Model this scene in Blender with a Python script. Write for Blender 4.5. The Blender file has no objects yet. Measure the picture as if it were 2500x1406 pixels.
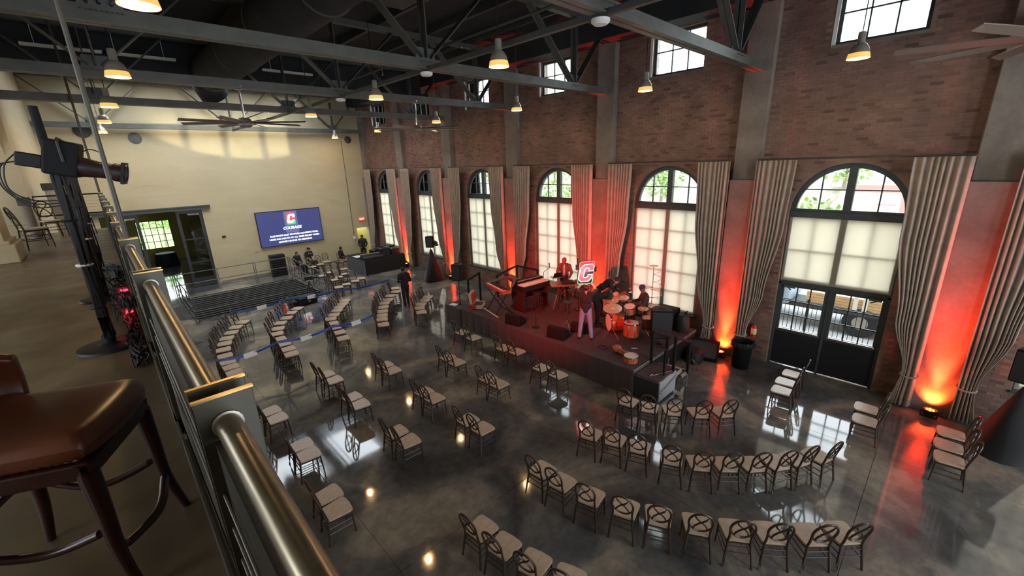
import bpy, bmesh, math, random
from mathutils import Vector, Matrix, Euler
random.seed(7)
PI = math.pi
R = math.radians
scene = bpy.context.scene
COL = scene.collection

# ------------------------------------------------------------------ camera
cam_d = bpy.data.cameras.new('camera')
cam = bpy.data.objects.new('camera', cam_d)
COL.objects.link(cam)
yaw, pitch, roll = R(43.5474), R(16.6356), R(-1.8842)
fwd = Vector((math.sin(yaw)*math.cos(pitch), math.cos(yaw)*math.cos(pitch), -math.sin(pitch)))
rgt = Vector((math.cos(yaw), -math.sin(yaw), 0))
up = rgt.cross(fwd)
r2 = math.cos(roll)*rgt + math.sin(roll)*up
u2 = -math.sin(roll)*rgt + math.cos(roll)*up
m = Matrix((r2, u2, -fwd)).transposed().to_4x4()
m.translation = (0, 0, 6.0)
cam.matrix_world = m
cam_d.sensor_width = 36
cam_d.lens = 1030.04/2500*36
cam_d.clip_start = 0.05
cam_d.clip_end = 400
scene.camera = cam

# ------------------------------------------------------------------ world, exposure
scene.view_settings.view_transform = 'Standard'
scene.view_settings.look = 'None'
scene.view_settings.gamma = 1
scene.view_settings.use_curve_mapping = False
scene.view_settings.exposure = 0.85
world = bpy.data.worlds.new('overcast_sky')
scene.world = world
world.use_nodes = True
wn = world.node_tree
bgn = wn.nodes['Background']
bgn.inputs[0].default_value = (0.86, 0.93, 1.0, 1)
bgn.inputs[1].default_value = 4.6

# added spot with a window-shaped mask, standing in for sun on the far wall
gd = bpy.data.lights.new('sun_patch_spot', 'SPOT'); gd.energy = 23000; gd.color = (1.0, 0.9, 0.62); gd.spot_size = R(44); gd.spot_blend = 0.0; gd.shadow_soft_size = 0.12
go_ = bpy.data.objects.new('sun_patch_spot', gd); COL.objects.link(go_); go_.location = (5.0, -8.6, 2.0); go_.rotation_euler = (R(90), 0, 0)
gd.use_nodes = True
gt_ = gd.node_tree; em_ = gt_.nodes['Emission']
def gm(op, a, b=None, c=None):
    n = gt_.nodes.new('ShaderNodeMath'); n.operation = op
    for i, v in enumerate((a, b, c)):
        if v is None: continue
        if isinstance(v, (int, float)): n.inputs[i].default_value = v
        else: gt_.links.new(v, n.inputs[i])
    return n.outputs[0]
tcn = gt_.nodes.new('ShaderNodeTexCoord'); sp_n = gt_.nodes.new('ShaderNodeSeparateXYZ'); gt_.links.new(tcn.outputs['Normal'], sp_n.inputs[0])
dz_ = gm('ABSOLUTE', sp_n.outputs[2])
wx_ = gm('ADD', gm('MULTIPLY', gm('DIVIDE', sp_n.outputs[0], dz_), 36.4), 5.0)
wz_ = gm('ADD', gm('MULTIPLY', gm('DIVIDE', sp_n.outputs[1], dz_), 36.4), 2.0)
rad_ = gm('SQRT', gm('ADD', gm('POWER', gm('SUBTRACT', wx_, 7.0), 2.0), gm('POWER', gm('SUBTRACT', wz_, 15.9), 2.0)))
def soft(v, lo, hi): 
    n = gt_.nodes.new('ShaderNodeMapRange'); n.clamp = True; n.interpolation_type = 'SMOOTHSTEP'
    n.inputs[1].default_value = lo; n.inputs[2].default_value = hi; n.inputs[3].default_value = 0; n.inputs[4].default_value = 1
    gt_.links.new(v, n.inputs[0]); return n.outputs[0]
mk = gm('MULTIPLY', soft(rad_, 9.35, 9.2), soft(wx_, 8.82, 8.68))
mk = gm('MULTIPLY', mk, gm('MULTIPLY', soft(wz_, 9.3, 8.3), soft(wx_, 2.0, 3.4)))
for c_ in (3.9, 5.6, 7.45):
    mk = gm('MULTIPLY', mk, gm('ADD', 0.25, gm('MULTIPLY', 0.75, soft(gm('ABSOLUTE', gm('SUBTRACT', wx_, c_)), 0.10, 0.24))))
gt_.links.new(mk, em_.inputs['Strength'])

# ------------------------------------------------------------------ helpers
def tag(o, label=None, cat=None, group=None, kind=None):
    if label: o['label'] = label
    if cat: o['category'] = cat
    if group: o['group'] = group
    if kind: o['kind'] = kind
    return o

def empty(name, loc=(0, 0, 0), rz=0.0, label=None, cat=None, group=None, kind=None, parent=None):
    o = bpy.data.objects.new(name, None)
    COL.objects.link(o)
    o.location = loc
    o.rotation_euler = (0, 0, rz)
    o.empty_display_size = 0.1
    if parent: o.parent = parent
    return tag(o, label, cat, group, kind)

def basis(d):
    d = d.normalized()
    a = Vector((0, 0, 1)) if abs(d.z) < 0.95 else Vector((1, 0, 0))
    s = d.cross(a).normalized()
    return s, s.cross(d).normalized()

class MB:
    def __init__(s):
        s.v = []; s.f = []
    def add(s, vs, fs):
        n = len(s.v)
        s.v += [tuple(p) for p in vs]
        s.f += [tuple(i+n for i in f) for f in fs]
        return s
    def box(s, x0, x1, y0, y1, z0, z1):
        vs = [(x, y, z) for z in (z0, z1) for y in (y0, y1) for x in (x0, x1)]
        return s.add(vs, [(0, 2, 3, 1), (4, 5, 7, 6), (0, 1, 5, 4), (2, 6, 7, 3), (0, 4, 6, 2), (1, 3, 7, 5)])
    def cbox(s, c, d, rz=0.0, rx=0.0, ry=0.0):
        e = Euler((rx, ry, rz)).to_matrix()
        vs = [Vector(c) + e @ Vector((sx*d[0]/2, sy*d[1]/2, sz*d[2]/2)) for sz in (-1, 1) for sy in (-1, 1) for sx in (-1, 1)]
        return s.add(vs, [(0, 2, 3, 1), (4, 5, 7, 6), (0, 1, 5, 4), (2, 6, 7, 3), (0, 4, 6, 2), (1, 3, 7, 5)])
    def bar(s, p, q, w, h, upv=(0, 0, 1)):
        p = Vector(p); q = Vector(q); d = (q-p).normalized()
        u = Vector(upv)
        if abs(d.dot(u)) > 0.98: u = Vector((1, 0, 0))
        a = d.cross(u).normalized(); b = a.cross(d).normalized()
        vs = [c + a*sx*w/2 + b*sz*h/2 for c in (p, q) for sz in (-1, 1) for sx in (-1, 1)]
        return s.add(vs, [(0, 2, 3, 1), (4, 5, 7, 6), (0, 1, 5, 4), (2, 6, 7, 3), (0, 4, 6, 2), (1, 3, 7, 5)])
    def cyl(s, p, q, r0, r1=None, n=12, caps=True):
        p = Vector(p); q = Vector(q); r1 = r0 if r1 is None else r1
        a, b = basis(q-p)
        vs = []
        for c, r in ((p, r0), (q, r1)):
            vs += [c + (a*math.cos(2*PI*i/n) + b*math.sin(2*PI*i/n))*r for i in range(n)]
        fs = [(i, (i+1) % n, n+(i+1) % n, n+i) for i in range(n)]
        if caps: fs += [tuple(range(n-1, -1, -1)), tuple(range(n, 2*n))]
        return s.add(vs, fs)
    def tube(s, pts, r, n=7, closed=False, flat=1.0):
        pts = [Vector(p) for p in pts]
        N = len(pts); vs = []; prev = None
        for i, p in enumerate(pts):
            if closed: t = pts[(i+1) % N]-pts[i-1]
            else: t = pts[min(i+1, N-1)]-pts[max(i-1, 0)]
            t.normalize()
            if prev is None: a, b = basis(t)
            else:
                a = (prev - t*prev.dot(t)).normalized(); b = t.cross(a)
            prev = a
            rr = r[i] if isinstance(r, (list, tuple)) else r
            vs += [p + a*math.cos(2*PI*k/n)*rr + b*math.sin(2*PI*k/n)*rr*flat for k in range(n)]
        fs = []
        for i in range(N if closed else N-1):
            j = (i+1) % N
            fs += [(i*n+k, i*n+(k+1) % n, j*n+(k+1) % n, j*n+k) for k in range(n)]
        if not closed: fs += [tuple(range(n-1, -1, -1)), tuple(range((N-1)*n, N*n))]
        return s.add(vs, fs)
    def lathe(s, prof, n=20, c=(0, 0, 0), mat=None):
        c = Vector(c); vs = []; fs = []
        for r, z in prof:
            for i in range(n):
                p = Vector((r*math.cos(2*PI*i/n), r*math.sin(2*PI*i/n), z))
                if mat is not None: p = mat @ p
                vs.append(c+p)
        for j in range(len(prof)-1):
            fs += [(j*n+i, j*n+(i+1) % n, (j+1)*n+(i+1) % n, (j+1)*n+i) for i in range(n)]
        if prof[0][0] > 1e-6: fs.append(tuple(range(n-1, -1, -1)))
        if prof[-1][0] > 1e-6: fs.append(tuple(range((len(prof)-1)*n, len(prof)*n)))
        return s.add(vs, fs)
    def ell(s, c, rx, ry, rz, nu=14, nv=9, mat=None):
        c = Vector(c); vs = []; fs = []
        for j in range(nv+1):
            t = PI*j/nv
            for i in range(nu):
                a = 2*PI*i/nu
                p = Vector((rx*math.sin(t)*math.cos(a), ry*math.sin(t)*math.sin(a), rz*math.cos(t)))
                vs.append(c + (mat @ p if mat is not None else p))
        for j in range(nv):
            fs += [(j*nu+i, (j+1)*nu+i, (j+1)*nu+(i+1) % nu, j*nu+(i+1) % nu) for i in range(nu)]
        return s.add(vs, fs)
    def prism(s, poly, lo, hi, axis='x'):
        n = len(poly)
        def P(a, b, t):
            return {'x': (t, a, b), 'y': (a, t, b), 'z': (a, b, t)}[axis]
        vs = [P(a, b, lo) for a, b in poly] + [P(a, b, hi) for a, b in poly]
        fs = [(i, (i+1) % n, n+(i+1) % n, n+i) for i in range(n)]
        fs += [tuple(range(n-1, -1, -1)), tuple(range(n, 2*n))]
        return s.add(vs, fs)
    def ring(s, outer, inner, lo, hi, axis='x', closed=True):
        n = len(outer)
        def P(a, b, t):
            return {'x': (t, a, b), 'y': (a, t, b), 'z': (a, b, t)}[axis]
        vs = [P(a, b, t) for t in (lo, hi) for L in (outer, inner) for a, b in L]
        fs = []
        for i in range(n if closed else n-1):
            j = (i+1) % n
            O0, I0, O1, I1 = 0, n, 2*n, 3*n
            fs += [(O0+i, O0+j, I0+j, I0+i), (O1+j, O1+i, I1+i, I1+j), (O0+j, O0+i, O1+i, O1+j), (I0+i, I0+j, I1+j, I1+i)]
        if not closed:
            for i, in ((0,), (n-1,)):
                fs.append((i, n+i, 3*n+i, 2*n+i))
        return s.add(vs, fs)
    def mesh(s, name, smooth=False):
        me = bpy.data.meshes.new(name)
        me.from_pydata([tuple(p) for p in s.v], [], s.f)
        bm = bmesh.new(); bm.from_mesh(me)
        bmesh.ops.remove_doubles(bm, verts=bm.verts, dist=1e-5)
        bmesh.ops.recalc_face_normals(bm, faces=bm.faces)
        bm.to_mesh(me); bm.free()
        if smooth:
            me.shade_smooth()
            try: me.set_sharp_from_angle(angle=R(38))
            except Exception: pass
        return me
    def build(s, name, mat, parent=None, smooth=False, bevel=0.0, label=None, cat=None, group=None, kind=None):
        me = s.mesh(name, smooth)
        for mm in (mat if isinstance(mat, (list, tuple)) else [mat]): me.materials.append(mm)
        o = bpy.data.objects.new(name, me)
        COL.objects.link(o)
        if parent: o.parent = parent
        if bevel:
            bv = o.modifiers.new('bevel', 'BEVEL'); bv.width = bevel; bv.segments = 2; bv.limit_method = 'ANGLE'
            bv.angle_limit = R(40)
        return tag(o, label, cat, group, kind)

def copy_tree(o, parent=None):
    c = o.copy(); COL.objects.link(c)
    if parent: c.parent = parent; c.matrix_parent_inverse = o.matrix_parent_inverse.copy()
    for ch in [k for k in bpy.data.objects if k.parent == o]: copy_tree(ch, c)
    return c
def tree_of(o):
    kids = list(o.children)
    return [(k, [(g, []) for g in k.children]) for k in kids]
def dup(o, tree, loc, rz, label, group=None):
    c = o.copy(); COL.objects.link(c)
    c.location = loc; c.rotation_euler = (0, 0, rz); c['label'] = label
    if group: c['group'] = group
    for k, sub in tree:
        kc = k.copy(); COL.objects.link(kc); kc.parent = c
        for g, _ in sub:
            gc = g.copy(); COL.objects.link(gc); gc.parent = kc
    return c
def crv(pts, n=6):
    P = [Vector(p) for p in pts]; P = [2*P[0]-P[1]]+P+[2*P[-1]-P[-2]]; out = []
    for i in range(1, len(P)-2):
        a, b, c, d = P[i-1:i+3]
        for k in range(n):
            t = k/n
            out.append(0.5*((2*b)+(c-a)*t+(2*a-5*b+4*c-d)*t*t+(3*b-a-3*c+d)*t**3))
    return out+[P[-2]]
def arc(n, a0, a1, r=1.0, ry=None):
    ry = r if ry is None else ry
    return [(r*math.cos(a0+(a1-a0)*i/n), ry*math.sin(a0+(a1-a0)*i/n)) for i in range(n+1)]
ORD = ['first', 'second', 'third', 'fourth', 'fifth', 'sixth', 'seventh', 'eighth', 'ninth', 'tenth', 'eleventh', 'twelfth']

# ------------------------------------------------------------------ materials
def mat(name, col, rough=0.6, metal=0.0, spec=0.5, var=0.0, vscale=6.0, bump=0.0, bscale=60.0, emit=None, es=0.0, alpha=None, sheen=0.0, coat=0.0):
    M = bpy.data.materials.new(name); M.use_nodes = True
    nt = M.node_tree; p = nt.nodes['Principled BSDF']
    p.inputs['Base Color'].default_value = (*col, 1)
    p.inputs['Roughness'].default_value = rough
    p.inputs['Metallic'].default_value = metal
    p.inputs['Specular IOR Level'].default_value = spec
    if sheen: p.inputs['Sheen Weight'].default_value = sheen
    if coat:
        p.inputs['Coat Weight'].default_value = coat; p.inputs['Coat Roughness'].default_value = 0.08
    if emit:
        p.inputs['Emission Color'].default_value = (*emit, 1); p.inputs['Emission Strength'].default_value = es
    if var or bump:
        tc = nt.nodes.new('ShaderNodeTexCoord')
        nz = nt.nodes.new('ShaderNodeTexNoise'); nz.inputs['Scale'].default_value = vscale; nz.inputs['Detail'].default_value = 6
        nt.links.new(tc.outputs['Object'], nz.inputs['Vector'])
        if var:
            mr = nt.nodes.new('ShaderNodeMapRange'); mr.inputs[1].default_value = 0.3; mr.inputs[2].default_value = 0.7
            mr.inputs[3].default_value = 1-var; mr.inputs[4].default_value = 1+var
            nt.links.new(nz.outputs['Fac'], mr.inputs[0])
            mx = nt.nodes.new('ShaderNodeVectorMath'); mx.operation = 'SCALE'
            mx.inputs[0].default_value = col
            nt.links.new(mr.outputs[0], mx.inputs['Scale'])
            nt.links.new(mx.outputs[0], p.inputs['Base Color'])
        if bump:
            nb = nt.nodes.new('ShaderNodeTexNoise'); nb.inputs['Scale'].default_value = bscale; nb.inputs['Detail'].default_value = 4
            nt.links.new(tc.outputs['Object'], nb.inputs['Vector'])
            b = nt.nodes.new('ShaderNodeBump'); b.inputs['Strength'].default_value = bump; b.inputs['Distance'].default_value = 0.01
            nt.links.new(nb.outputs['Fac'], b.inputs['Height']); nt.links.new(b.outputs[0], p.inputs['Normal'])
    return M

def ramp_mat(name, stops, scale, rough=(0.4, 0.6), detail=8, bump=0.0, bscale=40, spec=0.5, distort=0.6, stretch=(1, 1, 1), coat=0.0, fine=0.10):
    M = bpy.data.materials.new(name); M.use_nodes = True
    nt = M.node_tree; p = nt.nodes['Principled BSDF']; p.inputs['Specular IOR Level'].default_value = spec
    tc = nt.nodes.new('ShaderNodeTexCoord'); mp = nt.nodes.new('ShaderNodeMapping'); mp.inputs['Scale'].default_value = stretch
    nt.links.new(tc.outputs['Object'], mp.inputs[0])
    nz = nt.nodes.new('ShaderNodeTexNoise'); nz.inputs['Scale'].default_value = scale; nz.inputs['Detail'].default_value = detail
    nz.inputs['Distortion'].default_value = distort
    nt.links.new(mp.outputs[0], nz.inputs['Vector'])
    cr = nt.nodes.new('ShaderNodeValToRGB')
    while len(cr.color_ramp.elements) < len(stops): cr.color_ramp.elements.new(0.5)
    for e, (t, c) in zip(cr.color_ramp.elements, stops): e.position = t; e.color = (*c, 1)
    nt.links.new(nz.outputs['Fac'], cr.inputs[0])
    n3 = nt.nodes.new('ShaderNodeTexNoise'); n3.inputs['Scale'].default_value = scale*9; n3.inputs['Detail'].default_value = 8; n3.inputs['Roughness'].default_value = 0.65
    nt.links.new(mp.outputs[0], n3.inputs['Vector'])
    m3 = nt.nodes.new('ShaderNodeMapRange'); m3.inputs[1].default_value = 0.3; m3.inputs[2].default_value = 0.7; m3.inputs[3].default_value = 1-fine; m3.inputs[4].default_value = 1+fine
    nt.links.new(n3.outputs['Fac'], m3.inputs[0])
    s3 = nt.nodes.new('ShaderNodeVectorMath'); s3.operation = 'SCALE'
    nt.links.new(cr.outputs[0], s3.inputs[0]); nt.links.new(m3.outputs[0], s3.inputs['Scale']); nt.links.new(s3.outputs[0], p.inputs['Base Color'])
    n2 = nt.nodes.new('ShaderNodeTexNoise'); n2.inputs['Scale'].default_value = scale*3; n2.inputs['Detail'].default_value = 5
    nt.links.new(mp.outputs[0], n2.inputs['Vector'])
    mr = nt.nodes.new('ShaderNodeMapRange'); mr.inputs[1].default_value = 0.3; mr.inputs[2].default_value = 0.7
    mr.inputs[3].default_value = rough[0]; mr.inputs[4].default_value = rough[1]
    nt.links.new(n2.outputs['Fac'], mr.inputs[0]); nt.links.new(mr.outputs[0], p.inputs['Roughness'])
    if coat: p.inputs['Coat Weight'].default_value = coat; p.inputs['Coat Roughness'].default_value = 0.05
    if bump:
        nb = nt.nodes.new('ShaderNodeTexNoise'); nb.inputs['Scale'].default_value = bscale; nb.inputs['Detail'].default_value = 6
        nt.links.new(mp.outputs[0], nb.inputs['Vector'])
        b = nt.nodes.new('ShaderNodeBump'); b.inputs['Strength'].default_value = bump; b.inputs['Distance'].default_value = 0.01
        nt.links.new(nb.outputs['Fac'], b.inputs['Height']); nt.links.new(b.outputs[0], p.inputs['Normal'])
    return M

M = {}
M['concrete'] = ramp_mat('polished_concrete', [(0.36, (0.064, 0.065, 0.067)), (0.46, (0.106, 0.106, 0.105)), (0.55, (0.150, 0.143, 0.130)), (0.60, (0.23, 0.205, 0.168)), (0.72, (0.29, 0.26, 0.21))], 0.55, rough=(0.035, 0.09), bump=0.01, bscale=3, spec=0.75, distort=0.9, fine=0.24)
M['mezz_floor'] = ramp_mat('brown_stained_concrete', [(0.3, (0.075, 0.05, 0.026)), (0.55, (0.125, 0.085, 0.045)), (0.75, (0.165, 0.118, 0.068))], 0.9, rough=(0.28, 0.45), bump=0.05, bscale=20)
M['cream'] = ramp_mat('cream_plaster', [(0.3, (0.47, 0.395, 0.245)), (0.6, (0.52, 0.445, 0.28)), (0.8, (0.56, 0.48, 0.31))], 0.5, rough=(0.55, 0.75), bump=0.15, bscale=14, stretch=(1, 1, 3), fine=0.03)
M['mortar'] = ramp_mat('old_brick_mortar', [(0.3, (0.19, 0.115, 0.085)), (0.55, (0.27, 0.165, 0.12)), (0.75, (0.34, 0.22, 0.16))], 1.2, rough=(0.8, 0.95), bump=0.4, bscale=25, stretch=(1, 1, 3))
M['plaster_pier'] = ramp_mat('weathered_grey_plaster', [(0.3, (0.145, 0.12, 0.10)), (0.55, (0.21, 0.178, 0.15)), (0.75, (0.27, 0.232, 0.20))], 1.0, rough=(0.75, 0.95), bump=0.3, bscale=12)
def brick_mat(name, lo, hi):
    B = bpy.data.materials.new(name); B.use_nodes = True
    nt = B.node_tree; p = nt.nodes['Principled BSDF']; p.inputs['Roughness'].default_value = 0.85
    at = nt.nodes.new('ShaderNodeAttribute'); at.attribute_name = 'tint'
    oi = nt.nodes.new('ShaderNodeObjectInfo')
    ad = nt.nodes.new('ShaderNodeMath'); ad.operation = 'ADD'
    nt.links.new(at.outputs['Fac'], ad.inputs[0]); nt.links.new(oi.outputs['Random'], ad.inputs[1])
    fr = nt.nodes.new('ShaderNodeMath'); fr.operation = 'FRACT'; nt.links.new(ad.outputs[0], fr.inputs[0])
    tc = nt.nodes.new('ShaderNodeTexCoord')
    nz = nt.nodes.new('ShaderNodeTexNoise'); nz.inputs['Scale'].default_value = 1.1; nz.inputs['Detail'].default_value = 6
    gm = nt.nodes.new('ShaderNodeNewGeometry')
    nt.links.new(gm.outputs['Position'], nz.inputs['Vector'])
    cr = nt.nodes.new('ShaderNodeValToRGB')
    cr.color_ramp.elements[0].color = (lo[0]*0.6, lo[1]*0.6, lo[2]*0.6, 1); cr.color_ramp.elements[1].color = (*hi, 1)
    e = cr.color_ramp.elements.new(0.12); e.color = (*lo, 1)
    nt.links.new(fr.outputs[0], cr.inputs[0])
    mr = nt.nodes.new('ShaderNodeMapRange'); mr.inputs[1].default_value = 0.3; mr.inputs[2].default_value = 0.7; mr.inputs[3].default_value = 0.75; mr.inputs[4].default_value = 1.25
    nt.links.new(nz.outputs['Fac'], mr.inputs[0])
    mx = nt.nodes.new('ShaderNodeVectorMath'); mx.operation = 'SCALE'
    nt.links.new(cr.outputs[0], mx.inputs[0]); nt.links.new(mr.outputs[0], mx.inputs['Scale'])
    nt.links.new(mx.outputs[0], p.inputs['Base Color'])
    return B
M['brick'] = brick_mat('red_brown_brick', (0.175, 0.103, 0.082), (0.24, 0.142, 0.112))
M['truss'] = mat('dark_truss_paint', (0.07, 0.075, 0.072), 0.5, var=0.2, vscale=3)
M['truss_edge'] = mat('window_lit_truss_paint', (0.105, 0.108, 0.095), 0.45, var=0.2, vscale=3)  # same truss paint, made paler to carry window light on the bottom chords
M['steel_dark'] = mat('dark_painted_steel', (0.05, 0.055, 0.055), 0.5, var=0.2, vscale=3)
M['steel_grey'] = mat('grey_green_truss_paint', (0.115, 0.125, 0.12), 0.45, var=0.15, vscale=4)
M['deck'] = mat('dark_roof_deck', (0.022, 0.025, 0.030), 0.85, var=0.3, vscale=1.5)
M['deck_light'] = mat('pale_insulation_panel', (0.35, 0.38, 0.42), 0.6, var=0.15)
M['frame'] = mat('slate_green_window_frame', (0.055, 0.068, 0.068), 0.45, var=0.1)
M['frame_dark'] = mat('black_door_paint', (0.018, 0.019, 0.024), 0.4)
M['lit_edge'] = mat('lamp_lit_edge_gold', (0.55, 0.38, 0.14), 0.35, metal=1.0)  # gold tone paints in the lamp light along the railing's plate edges
M['chrome'] = mat('chrome', (0.75, 0.75, 0.75), 0.15, metal=1.0)
M['black'] = mat('black_plastic', (0.012, 0.012, 0.013), 0.5, spec=0.3)
M['blackcloth'] = mat('black_cloth', (0.012, 0.012, 0.014), 0.9, sheen=0.2)
M['rubber'] = mat('black_rubber', (0.012, 0.012, 0.012), 0.6)
M['white'] = mat('white_paint', (0.8, 0.8, 0.78), 0.5)
M['drape'] = mat('taupe_drape_cloth', (0.36, 0.285, 0.225), 0.85, var=0.12, vscale=5, bump=0.1, bscale=200, sheen=0.3)
M['seatwood'] = mat('tan_chair_seat', (0.50, 0.39, 0.295), 0.32, var=0.12, vscale=18)
M['chairwood'] = mat('dark_walnut_bentwood', (0.045, 0.026, 0.017), 0.35, var=0.15, vscale=20)
M['rail'] = mat('olive_grey_railing_paint', (0.066, 0.060, 0.040), 0.42, var=0.15, vscale=8)
M['handrail'] = mat('brushed_bronze_handrail', (0.30, 0.25, 0.17), 0.30, metal=0.75, var=0.15, vscale=10)
M['leather'] = mat('brown_stitched_leather', (0.16, 0.042, 0.018), 0.30, var=0.15, vscale=5, bump=0.03, bscale=160)
M['stoolwood'] = mat('dark_mahogany', (0.045, 0.014, 0.009), 0.28, var=0.2, vscale=12)
def glass_mat():
    G = bpy.data.materials.new('clear_pane_glass'); G.use_nodes = True
    nt = G.node_tree; nt.nodes.clear()
    o = nt.nodes.new('ShaderNodeOutputMaterial'); t = nt.nodes.new('ShaderNodeBsdfTransparent'); g = nt.nodes.new('ShaderNodeBsdfGlossy')
    t.inputs[0].default_value = (0.93, 0.95, 0.94, 1); g.inputs['Roughness'].default_value = 0.02
    lw = nt.nodes.new('ShaderNodeFresnel'); lw.inputs[0].default_value = 1.3
    x = nt.nodes.new('ShaderNodeMixShader')
    nt.links.new(lw.outputs[0], x.inputs[0]); nt.links.new(t.outputs[0], x.inputs[1]); nt.links.new(g.outputs[0], x.inputs[2]); nt.links.new(x.outputs[0], o.inputs[0])
    return G
M['glass'] = glass_mat()
def shade_mat():
    G = bpy.data.materials.new('cream_roller_shade'); G.use_nodes = True
    nt = G.node_tree; nt.nodes.clear()
    o = nt.nodes.new('ShaderNodeOutputMaterial'); t = nt.nodes.new('ShaderNodeBsdfTranslucent'); d = nt.nodes.new('ShaderNodeBsdfDiffuse'); tr = nt.nodes.new('ShaderNodeBsdfTransparent')
    t.inputs[0].default_value = (0.76, 0.73, 0.63, 1); d.inputs[0].default_value = (0.62, 0.58, 0.47, 1)
    x = nt.nodes.new('ShaderNodeMixShader'); x.inputs[0].default_value = 0.36
    y = nt.nodes.new('ShaderNodeMixShader'); y.inputs[0].default_value = 0.03
    nt.links.new(t.outputs[0], x.inputs[1]); nt.links.new(d.outputs[0], x.inputs[2])
    nt.links.new(x.outputs[0], y.inputs[1]); nt.links.new(tr.outputs[0], y.inputs[2]); nt.links.new(y.outputs[0], o.inputs[0])
    return G
M['shade'] = shade_mat()
def emis(name, col, s):
    return mat(name, (0.0, 0.0, 0.0), 0.6, emit=col, es=s)

def portal(name, loc, normal, sx, sy):
    L = bpy.data.lights.new(name, 'AREA'); L.shape = 'RECTANGLE'; L.size = sx; L.size_y = sy
    L.cycles.is_portal = True
    o = bpy.data.objects.new(name, L); COL.objects.link(o); o.location = loc
    o.rotation_euler = Vector(normal).to_track_quat('-Z', 'Y').to_euler()
    return o
def spot(name, loc, target, energy, col, size=60, blend=0.6, rad=0.05, parent=None):
    L = bpy.data.lights.new(name, 'SPOT'); L.energy = energy; L.color = col; L.spot_size = R(size); L.spot_blend = blend; L.shadow_soft_size = rad
    o = bpy.data.objects.new(name, L); COL.objects.link(o); o.location = loc
    o.rotation_euler = (Vector(target)-Vector(loc)).to_track_quat('-Z', 'Y').to_euler()
    if parent: o.parent = parent
    return o
# ================================================================== SETTING
WX = 13.35            # inner face of the brick wall
BAYS = [1.88+4.69*i for i in range(-1, 6)]
PIERS = [y+2.345 for y in BAYS]
FARY, MEZ, LX = 27.8, 4.43, -1.3
HALF, SPRING = 1.22, 4.5

# floor: slabs with recessed joints
fl = MB().box(-6.5, 13.8, -9, 20.95, -0.3, -0.012).box(-6.5, 1.95, 20.95, 28.2, -0.3, -0.012).box(7.1, 13.8, 20.95, 28.2, -0.3, -0.012).box(1.95, 7.1, 25.7, 28.2, -0.3, -0.012)
floor = fl.build('floor', M['concrete'], kind='structure', label='polished grey concrete floor of the hall', cat='floor')
def slab(x0, x1, y0, y1):
    MB().box(x0+0.004, x1-0.004, y0+0.004, y1-0.004, -0.05, 0).build('slab', M['concrete'], floor)
xs = [-6.5, -2.2, 2.1, 6.4, 10.4, 13.35]
ys = [-9.0, -4.4, 0.2, 4.9, 9.6, 14.3, 20.95]
for i in range(len(xs)-1):
    for j in range(len(ys)-1): slab(xs[i], xs[i+1], ys[j], ys[j+1])
slab(-6.5, 1.95, 20.95, 25.7); slab(7.1, 13.35, 20.95, 25.7); slab(-6.5, 3.4, 25.7, 27.8); slab(3.4, 7.1, 25.7, 27.8); slab(7.1, 13.35, 25.7, 27.8)

# pit with slatted grating inside the railing
pit = MB().box(1.95, 7.1, 20.95, 25.7, -1.6, -1.5).box(1.9, 1.95, 20.95, 25.7, -1.6, -0.02).box(7.1, 7.15, 20.95, 25.7, -1.6, -0.02).box(1.95, 7.1, 20.9, 20.95, -1.6, -0.02).box(1.95, 7.1, 25.7, 25.75, -1.6, -0.02)
pit = pit.build('floor_pit', M['blackcloth'], kind='structure', label='dark sunken pit inside the steel guard rails', cat='pit')
for k in range(13):
    MB().box(1.96, 7.09, 21.05+k*0.36, 21.15+k*0.36, -0.16, -0.02).build('slat', M['steel_dark'], pit)

# brick wall with arched openings and clerestory
w = MB()
def strip(mb, ya, za, yb, zb, ztop):
    x0, x1 = WX, WX+0.45
    vs = [(x0, ya, za), (x0, yb, zb), (x0, yb, ztop), (x0, ya, ztop), (x1, ya, za), (x1, yb, zb), (x1, yb, ztop), (x1, ya, ztop)]
    mb.add(vs, [(0, 1, 2, 3), (7, 6, 5, 4), (0, 4, 5, 1)])
for i, yc in enumerate(BAYS):
    y0, y1 = yc-2.345, yc+2.345
    w.box(WX, WX+0.45, y0, yc-HALF, 0, 9.75).box(WX, WX+0.45, yc+HALF, y1, 0, 9.75)
    if i != 1: w.box(WX, WX+0.45, yc-HALF, yc+HALF, 0, 0.9)
    A = arc(18, 0, PI, HALF)
    for (a, b), (c, d) in zip(A[:-1], A[1:]): strip(w, yc+a, SPRING+b, yc+c, SPRING+d, 8.4)
    w.box(WX, WX+0.45, yc-HALF, yc-0.82, 8.4, 9.6).box(WX, WX+0.45, yc+0.82, yc+HALF, 8.4, 9.6).box(WX, WX+0.45, yc-HALF, yc+HALF, 9.6, 9.75)
w.box(WX, WX+0.45, -9, BAYS[0]-2.345, 0, 9.75)
wall_r = w.build('wall_right', M['mortar'], kind='structure', label='tall red-brown brick wall with arched windows and high clerestory openings', cat='wall')

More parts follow.
